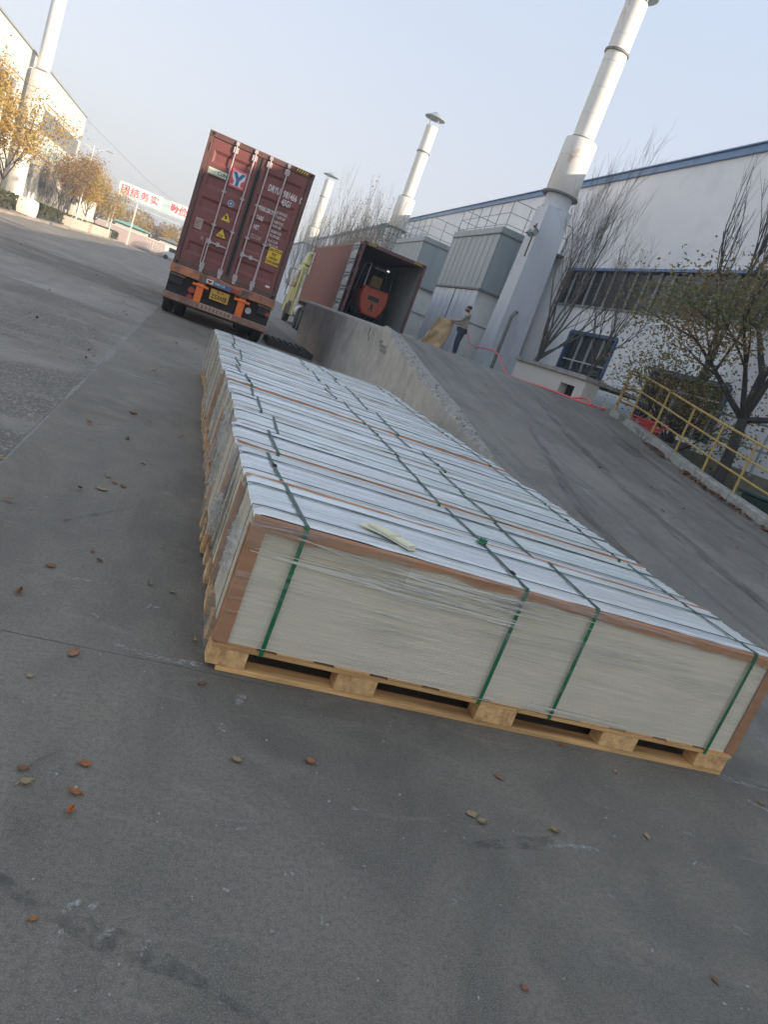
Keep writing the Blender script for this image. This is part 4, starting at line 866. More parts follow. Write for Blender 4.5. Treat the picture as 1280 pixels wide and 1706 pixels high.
sh('hair', [((0, .02, 1.60), (.085, .07)), ((0, .035, 1.68), (.092, .095)), ((0, .06, 1.735), (.075, .085))], [(0, 1), (1, 2)], m_hair)
for s_ in (-1, 1):
    sh('shoe', [((s_ * .125, -.05 if s_ < 0 else -.02, .045), (.05, .045)), ((s_ * .135, .12 if s_ < 0 else .15, .035), (.05, .033))], [(0, 1)], m_shoe)
    sh('ear', [((s_ * .084, .05, 1.61), .016), ((s_ * .088, .045, 1.645), .018)], [(0, 1)], m_skin)
sh('nose', [((0, .145, 1.645), .014), ((0, .16, 1.60), .018)], [(0, 1)], m_skin)
for (hx, hy, hz, s_) in ((-.22, .43, 1.08, -1), (.2, .37, 1.06, 1)):
    for k in range(4):
        sh('finger', [((hx + s_ * (.03 - .02 * k), hy + .0, hz), .0095), ((hx + s_ * (.03 - .02 * k), hy + .055 - .004 * abs(k - 1), hz + .012), .009), ((hx + s_ * (.03 - .02 * k), hy + .085 - .004 * abs(k - 1), hz - .015), .008)], [(0, 1), (1, 2)], m_skin)
    sh('thumb', [((hx - s_ * .03, hy - .03, hz + .01), .011), ((hx - s_ * .045, hy + .02, hz + .03), .01)], [(0, 1)], m_skin)
man.rotation_euler = (0, 0, R(62)); man.scale = (1.16, 1.16, 1.0)
kp = thing('kraft_sheet', (8.25, 25.15, 1.46), 'large crumpled sheet of brown kraft paper held by the man', 'paper sheet')
b = MB()
def kraft(u, v):
    z = 1.15 * v; w_ = .95 * (1 - .22 * v); f = noise.noise(Vector((u * 3, v * 3, 2))) * .10 + noise.noise(Vector((u * 9, v * 8, 2))) * .03
    return (8.16 + (u - .5) * w_ * .92 - .22 * (1 - v) ** 2, 25.2 + (u - .5) * w_ * .30 + f + .10 * math.sin(u * 5), 1.475 + z * (1 - .12 * (1 - u)) + .05 * noise.noise(Vector((u * 5, 0, 0))))
b.grid(18, 22, kraft); b.build('sheet', simple('tan_kraft_paper', (.66, .48, .27), .8, .14, 5, .3), kp, smooth=True, solid=.006)
b = MB(); b.grid(10, 10, lambda u, v: (7.35 + .95 * u, 24.95 + .5 * v + .1 * u, 1.475 + .10 * abs(noise.noise(Vector((u * 4, v * 4, 8)))) + .05 * u)); b.build('trailing_fold', m_tan, kp, smooth=True, solid=.005)
cb = thing('flattened_carton', (7.5, 25.3, 1.46), 'flattened pale carton lying by the kraft sheet on the dock', 'carton')
for k in range(3): b = MB(); b.obox((7.35 + .05 * k, 25.3 + .04 * k, 1.485 + .03 * k), (.75, .6, .022), Matrix.Rotation(.2 + .2 * k, 3, 'Z')); b.build('layer', m_papery if k != 1 else m_tan, cb)

# ------------------------------------------------------------------ pallets of wrapped boards
def ribbon(mb, pts, wdir, w_, th=.0015):
    """flat band along pts, w_ wide in wdir"""
    wd = Vector(wdir).normalized(); pts = [Vector(p) for p in pts]; vs = []
    for i, p in enumerate(pts):
        d = (pts[min(i + 1, len(pts) - 1)] - pts[max(i - 1, 0)]).normalized(); n = d.cross(wd).normalized()
        vs += [p - wd * w_ / 2, p + wd * w_ / 2, p + wd * w_ / 2 + n * th, p - wd * w_ / 2 + n * th]
    fs = [(i * 4 + k, i * 4 + (k + 1) % 4, i * 4 + 4 + (k + 1) % 4, i * 4 + 4 + k) for i in range(len(pts) - 1) for k in range(4)]
    return mb.add(vs, fs + [(0, 1, 2, 3), tuple(len(vs) - 1 - k for k in range(4))])
L, D, PZ = 2.525, .535, .118
ORD = ['frontmost', 'second', 'third', 'fourth', 'fifth', 'sixth', 'seventh', 'eighth', 'ninth', 'tenth', 'eleventh', 'twelfth', 'thirteenth', 'rearmost']
def n3(x, y, z=0): return noise.noise(Vector((x, y, z)))
def bundle(i):
    random.seed(100 + i)
    x0 = .41 + (0 if i == 0 else rnd(-.028, .012)); y0 = 2.50 + .5525 * i; HT = .62 + (0 if i == 0 else rnd(-.012, .012))
    lab = {0: 'frontmost pallet of strapped grey boards with a bundle of paper slips on top', 13: 'rearmost pallet of wrapped boards at the far end of the row by the trailer'}.get(i, ORD[i] + ' pallet of wrapped grey boards counted from the front of the row')
    t = thing('board_pallet', (x0, y0, 0), lab, 'pallet of boards', 'row of wrapped board pallets')
    def part(mb, name, mat, parent=None, **kw): return mb.build(name, mat, parent or t, local=True, **kw)
    # --- pallet
    bx = [(.0, .145), (.50, .67), (1.13, 1.315), (1.765, 1.965), (2.30, 2.485)]
    for (ya, yb) in ((0, .085), (.225, .31), (.45, .535)):
        b = MB(); b.box(.04 if ya == 0 else 0, L - .04, ya + .004, yb, 0, .021); part(b, 'bottom_board', m_wood, bevel=.002)
        for (xa, xb) in bx:
            b = MB(); b.box(xa + rnd(-.006, .006), xb + rnd(-.006, .006), ya + rnd(0, .004), yb, .0215, .0935); part(b, 'block', m_wood_b, bevel=.003)
        b = MB(); b.box(0, 1.31, ya, yb, .094, .1085); part(b, 'stringer_board', m_wood, bevel=.002); b = MB(); b.box(1.313, L - .03, ya, yb, .094, .1085); part(b, 'stringer_board', m_wood, bevel=.002)
    for k in range(11):
        xa = .012 + k * .232 + rnd(-.01, .01); b = MB(); b.box(xa, xa + .15, rnd(.0, .006), D - .004, .109, PZ); part(b, 'deck_board', m_wood, bevel=.0015)
    # --- sheets
    b = MB(); ns = 54; p = (HT - .004 - PZ) / ns
    for k in range(ns):
        z = PZ + k * p; j = rnd(0, .0022); j2 = rnd(0, .003); b.box(.012 + j2, L - .03 - rnd(0, .003), .010 + j, D - .006, z, z + p * .87)
    b.box(.015, L - .035, .0135, D - .01, PZ + .001, HT - .006); part(b, 'board_stack', m_board, kind='stuff')
    # --- card edge protectors
    for (xa, o) in ((.0, 1), (L - .028, -1)):
        b = MB(); zt = HT - .045; wv = .052 if i == 0 else rnd(.04, .06)
        b.box(min(xa, xa + o * wv), max(xa, xa + o * wv), .0015, .0045, PZ, zt); b.box(xa - (.004 if o > 0 else -.001), xa + (-.001 if o > 0 else .004), .0015, .06, PZ, zt)
        part(b, 'corner_card', m_kraft if i in (0, 1, 3, 7, 11) else m_palecard)
    for yy in (0, 1):
        b = MB()
        def low(x): return HT - .022 - .012 * (1 + n3(x * 2.1 + i * 9, yy)) - .010 * n3(x * 7, yy, 4) - (.020 * max(0, 1 - x / .5) + .012 * max(0, x - 1.5) if i == 0 else 0)
        ysf = .0002 if yy == 0 else D + .001; nseg = 110; vs = []
        for k in range(nseg + 1):
            x = -.003 + (L - .02) * k / nseg; wob = .004 * n3(x * 9, i, 2) + .005 * abs(n3(x * 23, i, 2))
            vs += [(x, ysf - wob * .4, low(x)), (x, ysf - wob, HT - .008), (x, ysf + (.006 if yy == 0 else -.006), HT + .003)]
        b.add(vs, [(k * 3 + q, k * 3 + 1 + q, k * 3 + 4 + q, k * 3 + 3 + q) for k in range(nseg) for q in (0, 1)]); part(b, 'edge_card', m_kraft if (i in (0, 1) and yy == 0) or (i == 6) else m_palecard, solid=.002)
    # brown card turned over the top edge on some bundles
    if i in (1, 2, 5, 10):
        b = MB(); wd = rnd(.018, .034)
        b.grid(60, 2, lambda u, v: (.0 + (L - .03) * u, .004 + v * max(.003, wd * .7 + .030 * n3(u * 4.3, i)), HT + .0068 + .005 * n3(u * 14, v * 3, i) + .004 * math.sin(v * 3.1))); part(b, 'turned_edge_card', m_kraft, smooth=True, solid=.0012)
    # --- wrapped top: two raised edge strips, the film between
    def top(u, v):
        x = -.004 + (L - .022) * u; y = .004 + (D - .006) * v
        strip = .0045 if (y < .105 or y > D - .115) else 0
        edge = -.012 * max(0, 1 - min(x + .004, L - .026 - x) / .02) ** 2
        return (x, y, HT + .001 + strip + edge + .0046 * n3(x * 1.3, y * 26, i) + .0030 * n3(x * 9, y * 22, i + 3) + .003 * abs(n3(x * 4, y * 9, i)) * (1 if u < .12 else .4))
    b = MB(); b.grid(110, 34, top); part(b, 'top_film', m_film, smooth=True)
    for yy in (.113 + rnd(-.008, .008), D - .122 + rnd(-.008, .008)):
        b = MB(); ribbon(b, [(-.006, yy, PZ + .02), (-.007, yy, HT - .03), (-.004, yy, HT + .004)] + [(.04 + (L - .09) * k / 24, yy + .004 * n3(k * .35, i, yy * 9), HT + .0085 + .001 * n3(k, i)) for k in range(25)], (0, 1, 0), .0135 if i else .011); part(b, 'lengthwise_strap', m_strapdk)
    # --- green straps over the bundle
    sx = [.19, 1.12, 1.465, 2.335] if i == 0 else [.185 + rnd(-.035, .05), 1.125 + rnd(-.03, .045), 1.46 + rnd(-.05, .04) , 2.33 + rnd(-.04, .03)]
    for k, x in enumerate(sx):
        w_ = .0165; dx = rnd(-.015, .015)
        b = MB(); ribbon(b, [(x + dx * .3, -.0045, .095), (x + dx * .15, -.006, HT * .55), (x, -.006, HT - .02), (x, -.0045, HT + .005), (x, .003, HT + .0115)], (1, 0, 0), w_); st_ = part(b, 'strap', m_strap)
        b = MB(); ribbon(b, [(x, .0, HT + .0118)] + [(x + dx * q / 10 * 2 + .002 * n3(q, i, k), .0 + (D - .002) * q / 10, HT + .0098 + .0022 * n3(q * 1.7, k, i) + (.0028 if q in (0, 10) else 0)) for q in range(1, 11)], (1, 0, 0), w_); b.build('strap_top', m_strapdk, st_, local=True)
        if (i + k) % 5 == 1:
            b = MB(); b.obox((x + dx, .12 + rnd(0, .2), HT + .013), (.021, .034, .004)); b.build('strap_seal', m_dark, st_, local=True)
    if i == 0:
        b = MB(); b.obox((1.12, D - .015, HT + .022), (.03, .03, .022), Matrix.Rotation(.4, 3, 'Z')); b.obox((1.10, D - .03, HT + .016), (.04, .02, .006), Matrix.Rotation(-.6, 3, 'Z')); part(b, 'strap_knot', m_strap, bevel=.004)
    # --- loose film: creases across the front, side sheet and crumpled ends
    if i == 0:
        b = MB(); random.seed(9)
        for k in range(30):
            up = k < 25; xa = rnd(.0, .8) if k < 18 else rnd(.05, 1.7); ln = rnd(.3, 1.15); z = HT - .045 - (rnd(0, .1) if k < 26 else rnd(0, .15)) if up else PZ + rnd(.004, .03)
            sl = rnd(-.02, .03) - (.05 if k % 9 == 3 else 0); hw = rnd(.0009, .0026) if k % 4 else rnd(.0036, .0055); q = 7; vs = []
            for j in range(q + 1):
                s_ = j / q; ww = hw * math.sin(math.pi * min(max(s_, .03), .97)) ** .6; zz = z + sl * (s_ - .5) + .006 * n3(s_ * 4, k)
                vs += [(xa + ln * s_, -.0062 - .00009 * k, zz - ww), (xa + ln * s_, -.0062 - .00009 * k, zz + ww)]
            if xa + ln < L - .05: b.add(vs, [(j * 2, j * 2 + 1, j * 2 + 3, j * 2 + 2) for j in range(q)])
        part(b, 'film_crease', m_crease, kind='stuff')
        b = MB(); b.grid(40, 10, lambda u, v: (-.004 + .62 * u, -.0108 - .0012 * n3(u * 6, v * 5), HT - .11 + .112 * v + .006 * n3(u * 8, 3))); part(b, 'front_film', m_front, smooth=True)
        b = MB(); b.grid(70, 22, lambda u, v: (-.004 + (L - .02) * u, -.0150 - .0022 * n3(u * 7, v * 4) , PZ + .002 + (HT - PZ + .001) * v)); part(b, 'clear_film', m_gloss, smooth=True)
    b = MB(); amp = .010 + .014 * random.random()
    b.grid(16, 26, lambda u, v: (-.010 - amp * abs(n3(u * 3 + i, v * 2.2, i)) - .02 * abs(n3(u * 9, v * 3, i)) * (1 - v * .5) - (.03 * max(0, n3(u * 2, v * 3, i + 5)) if i else 0), .01 + (D - .02) * u, .07 + rnd(-.006, .006) + (HT - .068) * v)); part(b, 'side_film', m_side, smooth=True)
    for q in range({0: 1, 1: 2, 2: 2, 3: 2, 5: 1}.get(i, 0)):
        cy, cz = (.06, HT - .14) if i == 0 else (rnd(.05, .4), HT - rnd(.08, .3)); sw, sh_ = rnd(.05, .075), rnd(.06, .11)
        b = MB(); b.grid(26, 26, lambda u, v: (-.018 - .030 * abs(n3(u * 4, v * 4, i + q)) - .03 * abs(n3(u * 11, v * 11, i)) - .02 * math.sin(u * 3), cy + (u - .5) * sw * 2 * (1 + .2 * n3(v * 5, u * 3)), cz + (v - .5) * sh_ * 2 + .03 * n3(u * 6, 1, i))); part(b, 'crumpled_film', m_crumple, smooth=True)
    if i in (1, 4):      # sheet of card standing on the left end
        b = MB(); b.grid(4, 14, lambda u, v: (-.020 - .006 * math.sin(v * 3) - .006 * n3(v * 3, i), .36 + .12 * u, .10 + .42 * v)); part(b, 'end_card', m_kraft, smooth=True, solid=.003)
    return t
for i in range(14): bundle(i)
pb = thing('paper_bundle', (.97, 2.66, .629), 'small bundle of white paper slips lying on the frontmost pallet', 'paper bundle')
b = MB(); mt = Matrix.Rotation(R(-52), 3, 'Z')
for k in range(7): bb = MB(); bb.obox((rnd(-.006, .006), rnd(-.004, .004), .0025 + .0026 * k), (.215, .048, .0022), mt @ Matrix.Rotation(rnd(-.03, .03), 3, 'Z')); bb.build('slip', m_paperw if k % 3 else m_papery, pb, local=True)
b = MB(); b.obox((-.05, .05, .004), (.14, .055, .003), mt @ Matrix.Rotation(.3, 3, 'Z')); b.build('slip', m_papery, pb, local=True)
b = MB(); b.obox((.01, -.012, .0145), (.008, .056, .0215), mt); b.build('paper_band', m_papery, pb, local=True)

# ------------------------------------------------------------------ trees
def grow(mb, p, d, ln, r, depth, tips, up=.25, wig=.22, nseg=4, ratio=.62, kids=(3, 4), ang=(.35, .8), n=5, start=.3):
    pts = [p.copy()]; q = p.copy(); dd_ = d.copy()
    for i in range(nseg):
        dd_ = (dd_ + Vector((rnd(-wig, wig), rnd(-wig, wig), rnd(-wig, wig) * .6 + up * .3))).normalized(); q = q + dd_ * ln / nseg; pts.append(q.copy())
    mb.tube(pts, [max(r * (1 - .72 * i / nseg), .0024) for i in range(nseg + 1)], n if r > .02 else 3, caps=False)
    if depth <= 1: tips += pts[1:]
    if depth <= 0: return
    for k in range(random.randint(*kids)):
        t = rnd(start, .98); j = min(int(t * nseg), nseg - 1); base = pts[j].lerp(pts[j + 1], t * nseg - j)
        ax = dd_.orthogonal().normalized(); ax.rotate(Matrix.Rotation(rnd(0, 6.28), 3, dd_)); nd = (dd_ * math.cos(rnd(*ang)) + ax * math.sin(rnd(*ang)) + Vector((0, 0, up))).normalized()
        grow(mb, base, nd, ln * ratio * rnd(.75, 1.15), max(r * .5 * (1 - .4 * t), .0028), depth - 1, tips, up, wig, max(3, nseg - 1), ratio, kids, ang, n, start)
def leaf_cards(mb, tips, count, size, spread, keep=lambda p: True, mi=0):
    tries = 0; done = 0
    while done < count and tries < count * 4:
        tries += 1; c = random.choice(tips) + Vector((random.gauss(0, spread), random.gauss(0, spread), random.gauss(0, spread)))
        if not keep(c): continue
        a = Vector((rnd(-1, 1), rnd(-1, 1), rnd(-1, .4))).normalized(); s_ = size * rnd(.6, 1.4); o_ = a.orthogonal().normalized(); o_.rotate(Matrix.Rotation(rnd(0, 6.3), 3, a))
        mb.quad(c, c + a * s_ * .5 + o_ * s_ * .28, c + a * s_, c + a * s_ * .5 - o_ * s_ * .28, mi); done += 1
def tree(name, loc, label, h, tr, seed, lr=.5, fork=.35, lean=(0, 0), nlimb=5, limb=.5, depth=2, up=.3, spread=(.4, .9), bark=None, twig=None, leaves=None, bias=(0, 0, 0), kids=(3, 4), ratio=.6, group=None, ang=(.3, .75), crownlow=0):
    random.seed(seed); bark = bark or m_bark; twig = twig or m_twig
    t = thing(name, loc, label, 'tree', group); P = Vector(loc)
    b = MB(); pts = []; n = 7; fh = h * fork
    for i in range(n + 1): pts.append(P + Vector((lean[0] * i / n + rnd(-.02, .02), lean[1] * i / n + rnd(-.02, .02), fh * i / n - (.05 if i == 0 else 0))))
    b.tube(pts, [tr * (1.25 if i == 0 else 1 - .4 * i / n) for i in range(n + 1)], 9); b.build('trunk', bark, t, smooth=True)
    b = MB(); tips = []
    for k in range(nlimb):
        a = 6.283 * k / nlimb + rnd(-.4, .4); sp = rnd(*spread); d = Vector((math.cos(a) * math.sin(sp), math.sin(a) * math.sin(sp), math.cos(sp))); d = (d + Vector(bias)).normalized()
        base = pts[-1] if k < 3 else pts[-1 - random.randint(0, 2)]
        grow(b, base - Vector((0, 0, .04)), d, h * limb * rnd(.8, 1.15), tr * lr, depth, tips, up, .2, 5, ratio, kids, ang)
    br = b.build('crown', [twig], t, tri_fix=False)
    if leaves:
        m, cnt, size, sp, keep = leaves; b = MB(); leaf_cards(b, tips, cnt, size, sp, keep or (lambda p: True)); b.build('foliage', m, t, tri_fix=False)
    return t
ALL = lambda p: True
tree('bare_tree', (9.75, 21.0, 1.40), 'bare grey tree with upswept twigs in front of the nearest chimney duct', 7.8, .105, 31, lr=.34, fork=.15, lean=(.12, -.35), bias=(.05, -.30, .1), nlimb=10, limb=.46, depth=3, up=.40, spread=(.15, .85), kids=(4, 5), ratio=.55, twig=m_bark, ang=(.2, .6))
tree('bare_tree', (9.6, 17.3, 1.40), 'slim bare sapling leaning before the blue framed window', 3.6, .05, 35, fork=.35, lean=(.2, 0), nlimb=7, limb=.42, depth=2, up=.3, spread=(.3, 1.0), kids=(4, 6), ratio=.6, ang=(.25, .6))
FT = (10.45, 12.2, .0)
tree('leafy_tree', FT, 'tree with dull green and brown leaves behind the yellow railing', 7.6, .14, 42, fork=.42, lean=(-.05, .15), nlimb=7, limb=.34, depth=2, up=.05, spread=(.5, 1.35), kids=(4, 5), bark=m_barkdk, twig=m_barkdk,
     leaves=(m_leafgreen, 11000, .070, .30, lambda p: p.z < 4.9 and p.y > 11.0), ang=(.4, .9))
tree('bare_tree', (10.7, 14.6, .0), 'tall bare tree rising above the leafy tree at the right wall', 8.0, .12, 47, lr=.36, fork=.45, lean=(.3, .2), nlimb=6, limb=.42, depth=2, up=.6, spread=(.15, .55), kids=(5, 6), twig=m_barkdk, bark=m_barkdk, ang=(.2, .5), ratio=.5)
tree('leafy_tree', (10.35, 14.2, .2), 'low leafy shrub-like tree hanging over the top of the yellow railing', 3.9, .07, 51, fork=.3, nlimb=6, limb=.42, depth=2, up=.05, spread=(.5, 1.2), kids=(4, 5), bark=m_barkdk, twig=m_barkdk,
     leaves=(m_leafgreen, 4500, .07, .26, ALL), ang=(.4, .9))
spots = [(7.6, 47, 6.2), (8.6, 46, 7.2), (9.4, 45.5, 7.8), (8.4, 51, 7.8), (9.6, 52, 8.8), (8.0, 55, 7.4), (9.2, 49, 8.6), (9.8, 44.2, 6.6), (8.9, 58, 9.4), (8.2, 66, 8.6), (9.1, 43.6, 6.4), (10.0, 61, 10.2), (9.3, 72, 10.5), (9.0, 84, 10.5)]
for k, (x, y_, h) in enumerate(spots):
    dz = 1.4
    tree('whip_tree', (x, y_, dz), 'bare pale whip tree in the thicket behind the two containers', h - dz + .4, .06, 60 + k, fork=.06, nlimb=10, limb=.72, depth=2, up=.75, spread=(.05, .42), kids=(4, 6), ratio=.42, twig=m_twigpale, bark=m_twigpale, ang=(.12, .4), group='bare whip trees behind the containers',
         leaves=(m_leafdry, 170 if k % 2 == 0 else 60, .10, .15, ALL))

# ------------------------------------------------------------------ left side of the road
lb = thing('factory_building', (-16, 70, .1), 'sunlit cream factory building across the road with louvred upper windows', 'building')
def lw_(y0, y1, z0, z1): b = MB(); b.box(-16.3, -16, y0, y1, z0, z1); b.build('wall', m_plaster_w, lb)
LY0, LY1 = 22, 96.6
lw_(LY0, LY1, 9.25, 11.5); lw_(LY0, LY1, 9.0 - 2.0 + 1.75, 9.18); lw_(LY0, 46, 7.05, 8.75); lw_(66, 73.5, 7.05, 8.75); lw_(95.5, LY1, 7.05, 8.75); lw_(LY0, LY1, 6.5, 7.05); lw_(LY0, 79, 5.0, 6.5); lw_(91, LY1, 5.0, 6.5); lw_(LY0, LY1, -.02, 5.0)
b = MB(); b.box(-50, -16.3, LY0, LY1, 0, 11.48); b.build('building_body', m_plaster_w, lb)
b = MB(); b.box(-50, -15.9, LY0 - .1, LY1 + .1, 11.5, 11.62); b.build('roof_edge', m_rail, lb)
b = MB(); b.box(-16.02, -15.95, LY0, LY1, 9.18, 9.25); b.build('wall_joint', m_rail, lb)
for (a, c, z0_, z1_, mt, st_) in ((46, 66, 7.05, 8.75, m_louver, .8), (73.5, 95.5, 7.05, 8.75, m_louver, .8), (79, 91, 5.0, 6.5, m_paleteal, 1.0)):
    b = MB(); b.box(-16.22, -16.2, a, c, z0_, z1_); b.build('window_glass', m_glass if mt is m_louver else m_paleteal, lb)
    y = a
    while y < c - .1: b = MB(); b.box(-16.12, -16.02, y, y + st_ * .55, z0_, z1_); b.build('louver', mt, lb); y += st_
    b = MB(); b.box(-16.04, -15.94, a - .1, c + .1, z0_ - .1, z0_); b.build('window_sill', m_rail, lb)
for (a, c, z0_, z1_) in ((75, 77.6, .12, 4.1), (80.6, 84.0, 2.6, 4.3)):
    b = MB(); b.box(-15.995, -15.97, a, c, z0_, z1_); dr2 = b.build('door' if z0_ < 1 else 'window', m_louver, lb)
    for k in range(5): b = MB(); yy_ = a + (c - a) * (k + .15) / 5; b.box(-15.97, -15.93, yy_, yy_ + .08, z0_ + .05, z1_ - .05); b.build('door_bar', m_alu, dr2)
b = MB(); b.box(-15.99, -15.95, 68.6, 71.8, .12, 3.0); b.build('white_door', m_panelw, lb, bevel=.01)
b = MB(); b.box(-15.99, -15.94, 71.3, 72.6, 3.5, 4.2); sg = b.build('sign_plate', m_panelw, lb)
b = MB(); b.prism([(71.6, 3.65), (72.3, 3.65), (71.95, 4.1)], 0, -15.93, -15.92); b.build('sign_mark', m_logoblue, sg)
chimney(-15.0, 68.2, 'tall sunlit chimney in front of the cream building across the road', r=.5, drum=.74, z_drum=(6.6, 10.3), top=19.0, base=.1, sq=False, cap=False)
b = MB(); b.box(-14.8, -12.8, 96.0, 96.3, .1, 3.4); tag(b.build('white_wall', m_panelw), 'white free-standing wall panel behind the long concrete blocks', 'wall panel')
gp = thing('garden_wall', (-13.4, 92, .1), 'low pale wall with a tan stripe behind the long concrete blocks', 'wall'); b = MB(); b.box(-13.7, -13.4, 86, 95, .1, 2.2); b.build('wall', m_plaster_w, gp); b = MB(); b.box(-13.39, -13.38, 86.5, 94.5, 1.1, 1.25); b.build('wall_stripe', m_tan, gp)

hd = thing('hedge', (-13, 80, .1), 'dull green clipped hedge along the pavement under the autumn trees', 'hedge')
random.seed(77); b = MB()
for i in range(9000):
    y_ = 40 + 95 * random.random() ** .9
    if 57.2 < y_ < 62.0 and random.random() < .9: continue
    c = Vector((-13.0 + rnd(-.85, .75), y_, .11 + 1.05 * random.random() ** .6 + .15 * n3(y_ * .6, 0)))
    a = Vector((rnd(-1, 1), rnd(-1, 1), rnd(-.2, 1))).normalized(); o_ = a.orthogonal(); s_ = rnd(.07, .16); b.quad(c - a * s_, c + o_ * s_ * .6, c + a * s_, c - o_ * s_ * .6)
b.build('foliage', m_hedge, hd, tri_fix=False); b = MB(); b.box(-13.6, -12.5, 40, 56.9, .1, .8); b.box(-13.6, -12.5, 62.2, 135, .1, .8); b.build('branches', m_barkdk, hd)
b = MB(); random.seed(78)
for i in range(1500):
    y_ = rnd(76, 92); c = Vector((-14.6 + rnd(-.5, .5), y_, .2 + 2.6 * random.random())); d_ = Vector((rnd(-.3, .3), rnd(-.3, .3), 1)) * rnd(.2, .5); b.tube([c, c + d_], [.012, .004], 3, caps=False)
bs = tag(b.build('bare_shrub', m_barkdk, tri_fix=False), 'dark bare shrubs between the hedge and the cream building', 'shrub')

gl = 'autumn trees along the far pavement'
for k, (y_, h, x, lab, mt) in enumerate(((55.2, 8.0, -12.9, 'golden autumn tree with a bare forked lower trunk nearest on the far pavement', m_leafgold), (48.2, 8.6, -13.4, 'golden tree cut by the left picture edge', m_leafgold), (75.6, 6.8, -12.9, 'thin rusty tree with a crooked stem beside the lamp post', m_leafrust), (79.5, 7.0, -12.8, 'rusty round crowned tree behind the concrete blocks', m_leafrust), (84.5, 7.8, -12.8, 'green tinged autumn tree at the foot of the lamp post', m_leafgold), (92, 7.2, -13.0, 'dense golden tree beyond the lamp post', m_leafgold), (101, 6.8, -13.2, 'golden tree just before the sign gate', m_leafgold))):
    tree('autumn_tree', (x, y_, .1), lab, h, .11, 200 + k, fork=.30, nlimb=7, limb=.40, depth=2, up=.22, spread=(.3, 1.05), kids=(4, 5), group=gl, leaves=(mt, 6500 if k not in (2,) else 2500, .17, .36, ALL), bark=m_bark, twig=m_bark)
LM = ['white lamp post with two curled arms by the left picture edge', 'white lamp post rising through the rusty trees', 'thin far lamp post before the sign gate']
for k, (y_, h, x) in enumerate(((49.0, 7.9, -12.3), (81.6, 7.9, -12.3), (108, 6.0, -12.2))):
    t = thing('lamp_post', (x, y_, .1), LM[k], 'lamp post', 'lamp posts on the far pavement')
    b = MB(); b.tube([(x, y_, .1), (x, y_, h * .5), (x, y_, h)], [.09, .07, .05], 10); b.build('pole', m_polewhite, t, smooth=True)
    for s_ in (-1, 1):
        b = MB(); b.tube([(x, y_, h * .93), (x + s_ * .5, y_, h * .97), (x + s_ * 1.3, y_, h * 1.0)], .025, 6); b.build('arm', m_polewhite, t, smooth=True)
        b = MB(); b.obox((x + s_ * 1.45, y_, h * 1.0), (.6, .22, .1)); b.build('lamp_head', m_rail, t, bevel=.03)
        if k == 0: b = MB(); b.tube([(x + s_ * (.1 + .5 * math.sin(a)), y_, h * .86 - .45 * math.cos(a)) for a in [q * .35 for q in range(9)]], .022, 6); b.build('curl', m_polewhite, t, smooth=True)
bg_ = thing('bulk_bag', (-12.0, 59.2, .11), 'full white bulk bag with two lifting loops on the sunlit pavement', 'bulk bag')
b = MB(); prof = [(.46, 0), (.53, .05), (.57, .4), (.56, .85), (.52, 1.08), (.30, 1.16)]
vs = []; n = 24
for r_, z in prof:
    for k in range(n):
        a = 6.283 * k / n; f = 1 / max(abs(math.cos(a)), abs(math.sin(a))) ** .8; vs.append((-12.0 + r_ * f * math.cos(a) * (1 + .03 * n3(a * 2, z * 4)), 59.2 + 1.5 * r_ * f * math.sin(a), .112 + z + .03 * n3(a * 3, 1)))
b.add(vs, [(i * n + k, i * n + (k + 1) % n, (i + 1) * n + (k + 1) % n, (i + 1) * n + k) for i in range(len(prof) - 1) for k in range(n)] + [tuple(range(n - 1, -1, -1)), tuple((len(prof) - 1) * n + k for k in range(n))]); b.build('sack', m_binbag, bg_, smooth=True)
for dy in (-.6, .7): b = MB(); b.tube([(-12.0, 59.2 + dy - .22, 1.15), (-12.0, 59.2 + dy - .1, 1.62), (-12.0, 59.2 + dy + .12, 1.66), (-12.0, 59.2 + dy + .25, 1.15)], .04, 6); b.build('lifting_loop', m_binbag, bg_, smooth=True)
for (a, c, xa, xb, z0_, z1_, lab) in ((76, 86, -12.5, -11.6, .11, .98, 'nearest long cream concrete block on the pavement edge'), (81, 95.5, -13.3, -12.54, .11, 1.5, 'long cream concrete block standing behind the two front blocks'), (88.8, 106, -12.5, -11.6, .11, 1.05, 'farthest long cream concrete block on the pavement edge')):
    b = MB(); b.box(xa, xb, a, c, z0_, z1_); tag(b.build('concrete_block', m_blockc, bevel=.04), lab, 'concrete block', 'long concrete blocks on the pavement')

# ------------------------------------------------------------------ sign gate and what lies beyond
gt = thing('sign_gate', (-7, 110, 0), 'overhead gate sign with red characters on white panels across the road', 'sign gate')
for (a, c) in ((-12.6, -7.05), (-6.0, -.6)):
    b = MB(); b.box(a, c, 109.94, 110.0, 5.72, 7.45); b.build('sign_panel', m_panelw, gt)
b = MB(); b.box(-7.04, -6.01, 109.96, 110.0, 5.75, 7.35); b.build('sign_panel', m_paleteal, gt)
b = MB(); b.box(-13.0, 1.0, 110.0, 110.3, 5.55, 5.72); b.box(-13, 1, 110.05, 110.3, 4.95, 5.05); b.build('beam', m_paleteal, gt)
for k in range(10): b = MB(); b.bar((-12.9 + 1.4 * k, 110.15, 5.05), (-12.9 + 1.4 * k, 110.15, 5.55), .05); b.build('truss_bar', m_paleteal, gt)
for x in (-12.8, -9.9, .8): b = MB(); b.box(x - .08, x + .08, 110.0, 110.2, 0, 5.6); b.build('post', m_polewhite, gt)
for x, ch in zip((-11.75, -10.5, -9.25, -8.0, -5.35, -4.2, -2.6, -1.4), '团结务实勤俭创新'):
    if x > -3: continue
    text(ch, 1.15, m_redchar, gt, pos=(x, 109.93, 6.55), align='CENTER', bold=.012, thick=.006)
